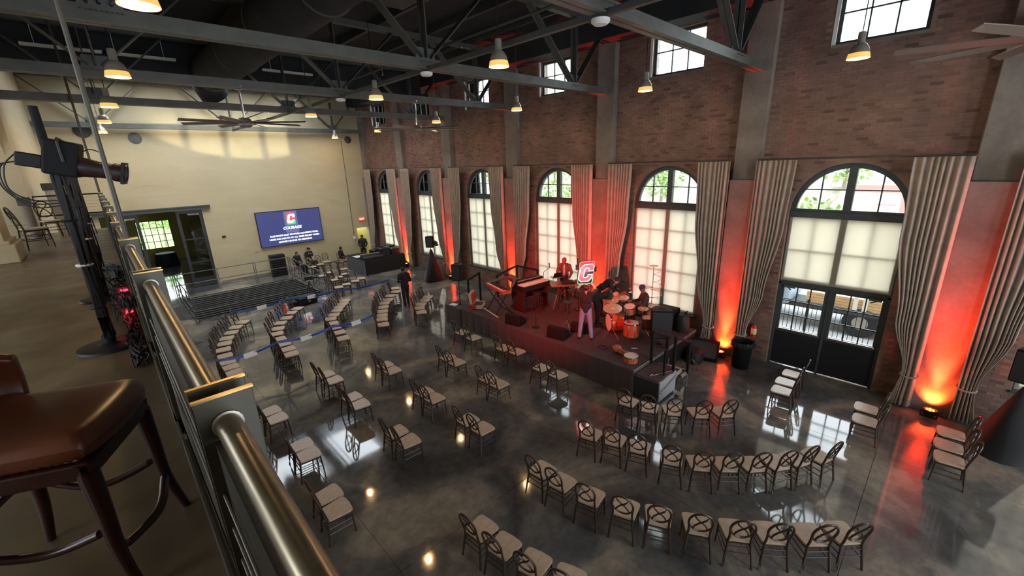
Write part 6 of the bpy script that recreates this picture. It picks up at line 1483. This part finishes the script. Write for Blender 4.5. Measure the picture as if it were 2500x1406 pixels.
def person(loc, rz, label, pose=None, skin='brown', top='black', pants='black', shoes='shoe', hair='hair', extra=None, group='people in the hall', short=False):
    J = {k: Vector(v) for k, v in {**STAND, **(pose or {})}.items()}
    mb = MB(); segs = []
    left = (J['shL']-J['shR']).normalized()
    hl_ = (J['hipL']-J['hipR']).normalized()
    def cap(p, q, r0, r1, slot):
        mb.cyl(p, q, r0, r1, n=12); mb.ell(p, r0, r0, r0, 10, 7); mb.ell(q, r1, r1, r1, 10, 7); segs.append((p, q, slot))
    def blob(c, rx, ry, rz_, axis, hint, slot):
        Mx = frame_of(axis, hint); mb.ell(c, rx, ry, rz_, 16, 10, Mx); segs.append((c-axis.normalized()*rz_*0.4, c+axis.normalized()*rz_*0.4, slot))
    sp = J['chest']-J['pel']
    blob(J['pel'], 0.12, 0.17, 0.13, J['waist']-J['pel'], hl_, 2)
    blob(J['pel'].lerp(J['waist'], 0.25), 0.13, 0.18, 0.10, J['waist']-J['pel'], hl_, 1)
    blob(J['waist'], 0.125, 0.168, 0.16, sp, left, 1)
    blob(J['chest'], 0.132, 0.195, 0.21, J['neck']-J['waist'], left, 1)
    cap(J['shR'].lerp(J['neck'], 0.55), J['shR'], 0.085, 0.075, 1); cap(J['shL'].lerp(J['neck'], 0.55), J['shL'], 0.085, 0.075, 1)
    for q in 'RL': cap(J['chest'].lerp(J['sh'+q], 0.5), J['sh'+q].lerp(J['el'+q], 0.25), 0.095, 0.072, 1)
    cap(J['chest'].lerp(J['neck'], 0.8), J['neck'].lerp(J['head'], 0.45), 0.058, 0.052, 0)
    lk = J['look'].normalized()
    upv = (J['head']-J['neck']).normalized(); upv = (upv-lk*upv.dot(lk)).normalized()
    hy = upv.cross(lk); HM = Matrix((lk, hy, upv)).transposed()
    H = J['head']
    mb.ell(H+upv*0.015, 0.098, 0.078, 0.112, 16, 12, HM); mb.ell(H+lk*0.03-upv*0.06, 0.058, 0.055, 0.06, 12, 8, HM)
    mb.ell(H+lk*0.098-upv*0.015, 0.022, 0.014, 0.028, 8, 6, HM)
    for s in (-1, 1): mb.ell(H+hy*s*0.08, 0.02, 0.012, 0.03, 8, 6, HM)
    segs.append((H-upv*0.07, H+upv*0.08, 0))
    for S_ in 'LR':
        s = 1 if S_ == 'L' else -1
        sh, el, wr, hp_, kn, an = (J[k+S_] for k in ('sh', 'el', 'wr', 'hip', 'kn', 'an'))
        cap(sh, el, 0.07, 0.056, 1); cap(el, wr, 0.045 if short else 0.056, 0.033 if short else 0.043, 0 if short else 1)
        d = (wr-el).normalized(); side = (left*-s); side = (side-d*side.dot(d)).normalized(); dn = d.cross(side).normalized()
        pc = wr+d*0.055
        mb.ell(pc, 0.05, 0.038, 0.02, 12, 8, Matrix((d, side, dn)).transposed()); segs.append((wr+d*0.02, wr+d*0.10, 0))
        curl = dn if dn.z < 0 else -dn
        for k, (o_, L) in enumerate(((-0.027, 0.062), (-0.009, 0.075), (0.009, 0.070), (0.027, 0.055))):
            a = wr+d*0.085+side*o_; b = a+d*L*0.55+curl*0.012; c = b+d*L*0.35+curl*0.03
            mb.tube([a, b, c], [0.0115, 0.0105, 0.009], 6)
        a = wr+d*0.03+side*0.033; mb.tube([a, a+d*0.03+side*0.025, a+d*0.06+side*0.03+curl*0.012], [0.013, 0.012, 0.010], 6)
        cap(hp_, kn, 0.096, 0.072, 2); cap(kn, an, 0.072, 0.058, 2)
        shin = (kn-an).normalized(); fw_ = Vector((1, 0, 0)); 
        if J.get('toe'+S_) is not None: fw_ = (J['toe'+S_]-an).normalized()
        heel = an-Vector((0, 0, 0.04))-fw_*0.04; toe = an-Vector((0, 0, 0.05))+fw_*0.16
        mb.cyl(heel, toe, 0.045, 0.036, n=10); mb.ell(heel, 0.045, 0.045, 0.045, 10, 7); mb.ell(toe, 0.05, 0.042, 0.036, 10, 7); segs.append((heel, toe, 3))
    me = bpy.data.meshes.new('body'); me.from_pydata([tuple(v) for v in mb.v], [], mb.f)
    bm = bmesh.new(); bm.from_mesh(me); bmesh.ops.recalc_face_normals(bm, faces=bm.faces); bm.to_mesh(me); bm.free()
    t = bpy.data.objects.new('tmp', me); COL.objects.link(t)
    rm = t.modifiers.new('r', 'REMESH'); rm.mode = 'VOXEL'; rm.voxel_size = 0.0145
    sm = t.modifiers.new('s', 'SMOOTH'); sm.iterations = 5; sm.factor = 0.5
    bpy.context.view_layer.update()
    out = bpy.data.meshes.new_from_object(t.evaluated_get(bpy.context.evaluated_depsgraph_get()))
    bpy.data.objects.remove(t, do_unlink=True); bpy.data.meshes.remove(me)
    out.name = 'body'; out.materials.clear()
    for mm in (SKIN[skin], CL[top], CL[pants], CL[shoes] if shoes in CL else M[shoes]): out.materials.append(mm)
    import numpy as np
    n = len(out.polygons); cen = np.empty(n*3); out.polygons.foreach_get('center', cen); cen = cen.reshape(-1, 3)
    best = np.full(n, 1e9); idx = np.zeros(n, dtype=np.int32)
    for p, q, sl in segs:
        p_ = np.array(p); d = np.array(q)-p_; L = max(d @ d, 1e-9)
        tt_ = np.clip(((cen-p_) @ d)/L, 0, 1); dist = np.linalg.norm(cen-(p_+tt_[:, None]*d), axis=1)
        if sl == 1: dist = dist-0.03
        if sl == 2: dist = dist-0.02
        k = dist < best; best[k] = dist[k]; idx[k] = sl
    out.polygons.foreach_set('material_index', idx); out.shade_smooth()
    e = empty('person', loc, R(rz), label=label, cat='person', group=group)
    o = bpy.data.objects.new('body', out); COL.objects.link(o); o.parent = e
    for s in (-1, 1): MB().ell(H+lk*0.083+hy*s*0.032+upv*0.012, 0.010, 0.012, 0.008, 8, 6, HM).build('eye', M['black'], e)
    MB().ell(H+lk*0.084-upv*0.055, 0.010, 0.024, 0.006, 8, 6, HM).build('mouth', M['redkeys'] if skin == 'tan' else M['stoolwood'], e)
    hm = {'hair': M['black'], 'brownhair': M['stoolwood'], 'cap': M['black'], 'redcap': mat('red_cap', (0.35, 0.05, 0.04), 0.7), 'beanie': mat('navy_beanie', (0.03, 0.04, 0.09), 0.9)}
    if hair in hm:
        if hair in ('hair', 'brownhair'):
            MB().ell(H+upv*0.035-lk*0.018, 0.100, 0.088, 0.105, 16, 12, HM).build('hair', hm[hair], e, smooth=True)
        else:
            MB().ell(H+upv*0.055-lk*0.006, 0.108, 0.092, 0.085, 16, 12, HM).build('cap' if 'cap' in hair else 'beanie', hm[hair], e, smooth=True)
            if 'cap' in hair: MB().ell(H+upv*0.055+lk*0.12, 0.07, 0.07, 0.010, 14, 6, HM).build('cap_brim', hm[hair], e, smooth=True)
    if extra: extra(e, J)
    return e
def sit(**k):
    P = dict(pel=(-0.02, 0, 0.55), waist=(-0.06, 0, 0.70), chest=(-0.07, 0, 0.92), neck=(-0.05, 0, 1.10), head=(-0.01, 0, 1.24), shR=(-0.07, -0.19, 1.04), shL=(-0.07, 0.19, 1.04), elR=(-0.03, -0.24, 0.80), elL=(-0.03, 0.24, 0.80),
             wrR=(0.18, -0.12, 0.66), wrL=(0.18, 0.12, 0.66), hipR=(0, -0.09, 0.54), hipL=(0, 0.09, 0.54), knR=(0.40, -0.12, 0.52), knL=(0.40, 0.12, 0.52), anR=(0.38, -0.12, 0.09), anL=(0.38, 0.12, 0.09))
    P.update(k); return P
person((10.55, 10.92, SZ), 180, 'person in grey jacket leaning over the red stage keyboard', dict(pel=(-0.12, 0, 0.90), waist=(-0.02, 0, 1.03), chest=(0.16, 0, 1.16), neck=(0.30, -0.02, 1.26), head=(0.42, -0.03, 1.30), look=(0.8, -0.1, -0.6), shR=(0.20, -0.19, 1.22), elR=(0.42, -0.42, 1.10), wrR=(0.62, -0.58, 1.03), shL=(0.20, 0.19, 1.22), elL=(0.40, 0.34, 1.06), wrL=(0.60, 0.45, 1.03), hipR=(-0.10, -0.09, 0.88), hipL=(-0.10, 0.09, 0.88), knR=(0.02, -0.11, 0.50), knL=(0.04, 0.11, 0.50), anR=(-0.05, -0.12, 0.09), anL=(0.0, 0.12, 0.09)), 'brown', 'grey', 'navy', hair='hair')
def shirt(e, J): MB().ell(J['chest']+Vector((0.09, 0, -0.04)), 0.05, 0.055, 0.24, 12, 10).build('shirt_front', CL['pinkshirt'], e, smooth=True)
person((12.3, 9.98, SZ), 212, 'person in cap and patterned jacket standing at the turntable desk', dict(elR=(0.02, -0.28, 1.15), wrR=(0.27, -0.22, 1.03), elL=(0.02, 0.28, 1.15), wrL=(0.27, 0.22, 1.03), head=(0.06, 0, 1.61), look=(0.8, -0.1, -0.6), pel=(0, 0, 0.93)), 'brown', 'camo', 'navy', hair='redcap', extra=shirt)
person((9.83, 7.15, SZ), 33, 'person in black shirt and jeans reaching up to the neon sign', dict(elR=(0.20, -0.30, 1.50), wrR=(0.38, -0.20, 1.60), elL=(0.20, 0.30, 1.50), wrL=(0.38, 0.20, 1.60), shR=(0.02, -0.19, 1.44), shL=(0.02, 0.19, 1.44), head=(0.05, 0, 1.61), look=(0.9, 0, 0.4), hipR=(0, -0.09, 0.9), knR=(0.0, -0.14, 0.5), anR=(-0.02, -0.18, 0.09), knL=(0.02, 0.14, 0.5), anL=(0, 0.18, 0.09)), 'tan', 'black', 'denim', hair='brownhair', short=True)
person((10.93, 7.50, SZ), -43, 'bald person in black bending over the drum kit', dict(pel=(-0.08, 0, 0.92), waist=(0.06, 0, 1.02), chest=(0.28, 0, 1.06), neck=(0.45, 0, 1.08), head=(0.57, 0, 1.06), look=(0.55, 0, -0.8), shR=(0.32, -0.19, 1.07), elR=(0.46, -0.28, 0.88), wrR=(0.56, -0.22, 0.98-0.25), shL=(0.32, 0.19, 1.07), elL=(0.48, 0.28, 0.90), wrL=(0.62, 0.22, 0.80), hipR=(-0.06, -0.09, 0.88), hipL=(-0.06, 0.09, 0.88), knR=(-0.02, -0.1, 0.48), knL=(0.04, 0.1, 0.48)), 'tan', 'black', 'black', hair='none')
person((11.78, 7.98, SZ), -43, 'person in black with dark hair bending behind the drum kit', dict(pel=(-0.10, 0, 0.93), waist=(0.06, 0, 1.06), chest=(0.26, 0, 1.18), neck=(0.43, 0, 1.26), head=(0.55, 0, 1.26), look=(0.7, 0, -0.7), shR=(0.30, -0.19, 1.21), elR=(0.40, -0.30, 1.0), wrR=(0.56, -0.2, 0.92), shL=(0.30, 0.19, 1.21), elL=(0.42, 0.30, 1.0), wrL=(0.58, 0.2, 0.95), hipR=(-0.08, -0.09, 0.9), hipL=(-0.08, 0.09, 0.9)), 'tan', 'black', 'black', hair='hair')
def stick(e, J): 
    MB().cyl(J['wrR']+Vector((0.0, 0, 0.02)), J['wrR']+Vector((0.36, 0.06, 0.02)), 0.008, 0.005, n=6).build('drumstick', M['lumber'], e)
person((11.75, 6.36, SZ+0.06), 138, 'person in charcoal hoodie and beanie seated at the drums', sit(head=(0.02, 0.0, 1.26), look=(0.9, 0.2, -0.4), wrR=(0.28, -0.14, 0.82), wrL=(0.28, 0.14, 0.82), elR=(0.02, -0.26, 0.80), elL=(0.02, 0.26, 0.80), knR=(0.36, -0.22, 0.50), knL=(0.36, 0.22, 0.50), anR=(0.34, -0.24, 0.03), anL=(0.34, 0.24, 0.03)), 'brown', 'charcoal', 'navy', hair='beanie', extra=stick)
person((8.92, 16.25, 0), 70, 'person dressed in black walking between the chair rows', dict(hipR=(0, -0.09, 0.9), knR=(0.14, -0.09, 0.50), anR=(0.10, -0.10, 0.09), knL=(-0.06, 0.10, 0.48), anL=(-0.22, 0.10, 0.12), elR=(-0.02, -0.26, 1.14), wrR=(0.20, -0.16, 1.05), elL=(-0.02, 0.26, 1.14), wrL=(0.20, 0.16, 1.05), look=(0.9, 0, -0.4)), 'brown', 'black', 'black', hair='hair')
person((11.9, 26.6, 0), 245, 'person in black standing behind the mixing table', dict(elR=(0.0, -0.26, 1.14), wrR=(0.24, -0.16, 1.0), elL=(0.0, 0.26, 1.14), wrL=(0.24, 0.16, 1.0), look=(0.9, 0, -0.4)), 'brown', 'black', 'black', hair='hair')
person((10.1, 25.75, 0), -45, 'seated person in dark sweater, tan trousers and white shoes beside the mixing table', sit(look=(0.8, 0.5, 0)), 'tan', 'black', 'tan', shoes='white', hair='brownhair')
def badge(e, J): MB().cbox(J['shR'].lerp(J['elR'], 0.4)+Vector((0.04, -0.05, 0)), (0.03, 0.03, 0.06)).build('sleeve_badge', M['card'], e)
person((7.75, 26.45, 0), -60, 'seated guard in black with white sleeve badge behind the pit rail', sit(head=(0.02, 0, 1.20)), 'tan', 'black', 'black', hair='hair', extra=badge)
def patch(e, J): MB().cbox(J['chest']+Vector((0.115, 0.07, 0.06)), (0.012, 0.06, 0.06)).cbox(J['chest']+Vector((0.115, -0.07, 0.06)), (0.012, 0.05, 0.04)).build('chest_badge', M['card'], e)
person((8.65, 27.1, 0), -70, 'seated guard in black with dark cap and chest badge against the cream wall', sit(), 'tan', 'black', 'black', hair='cap', extra=patch, short=True)
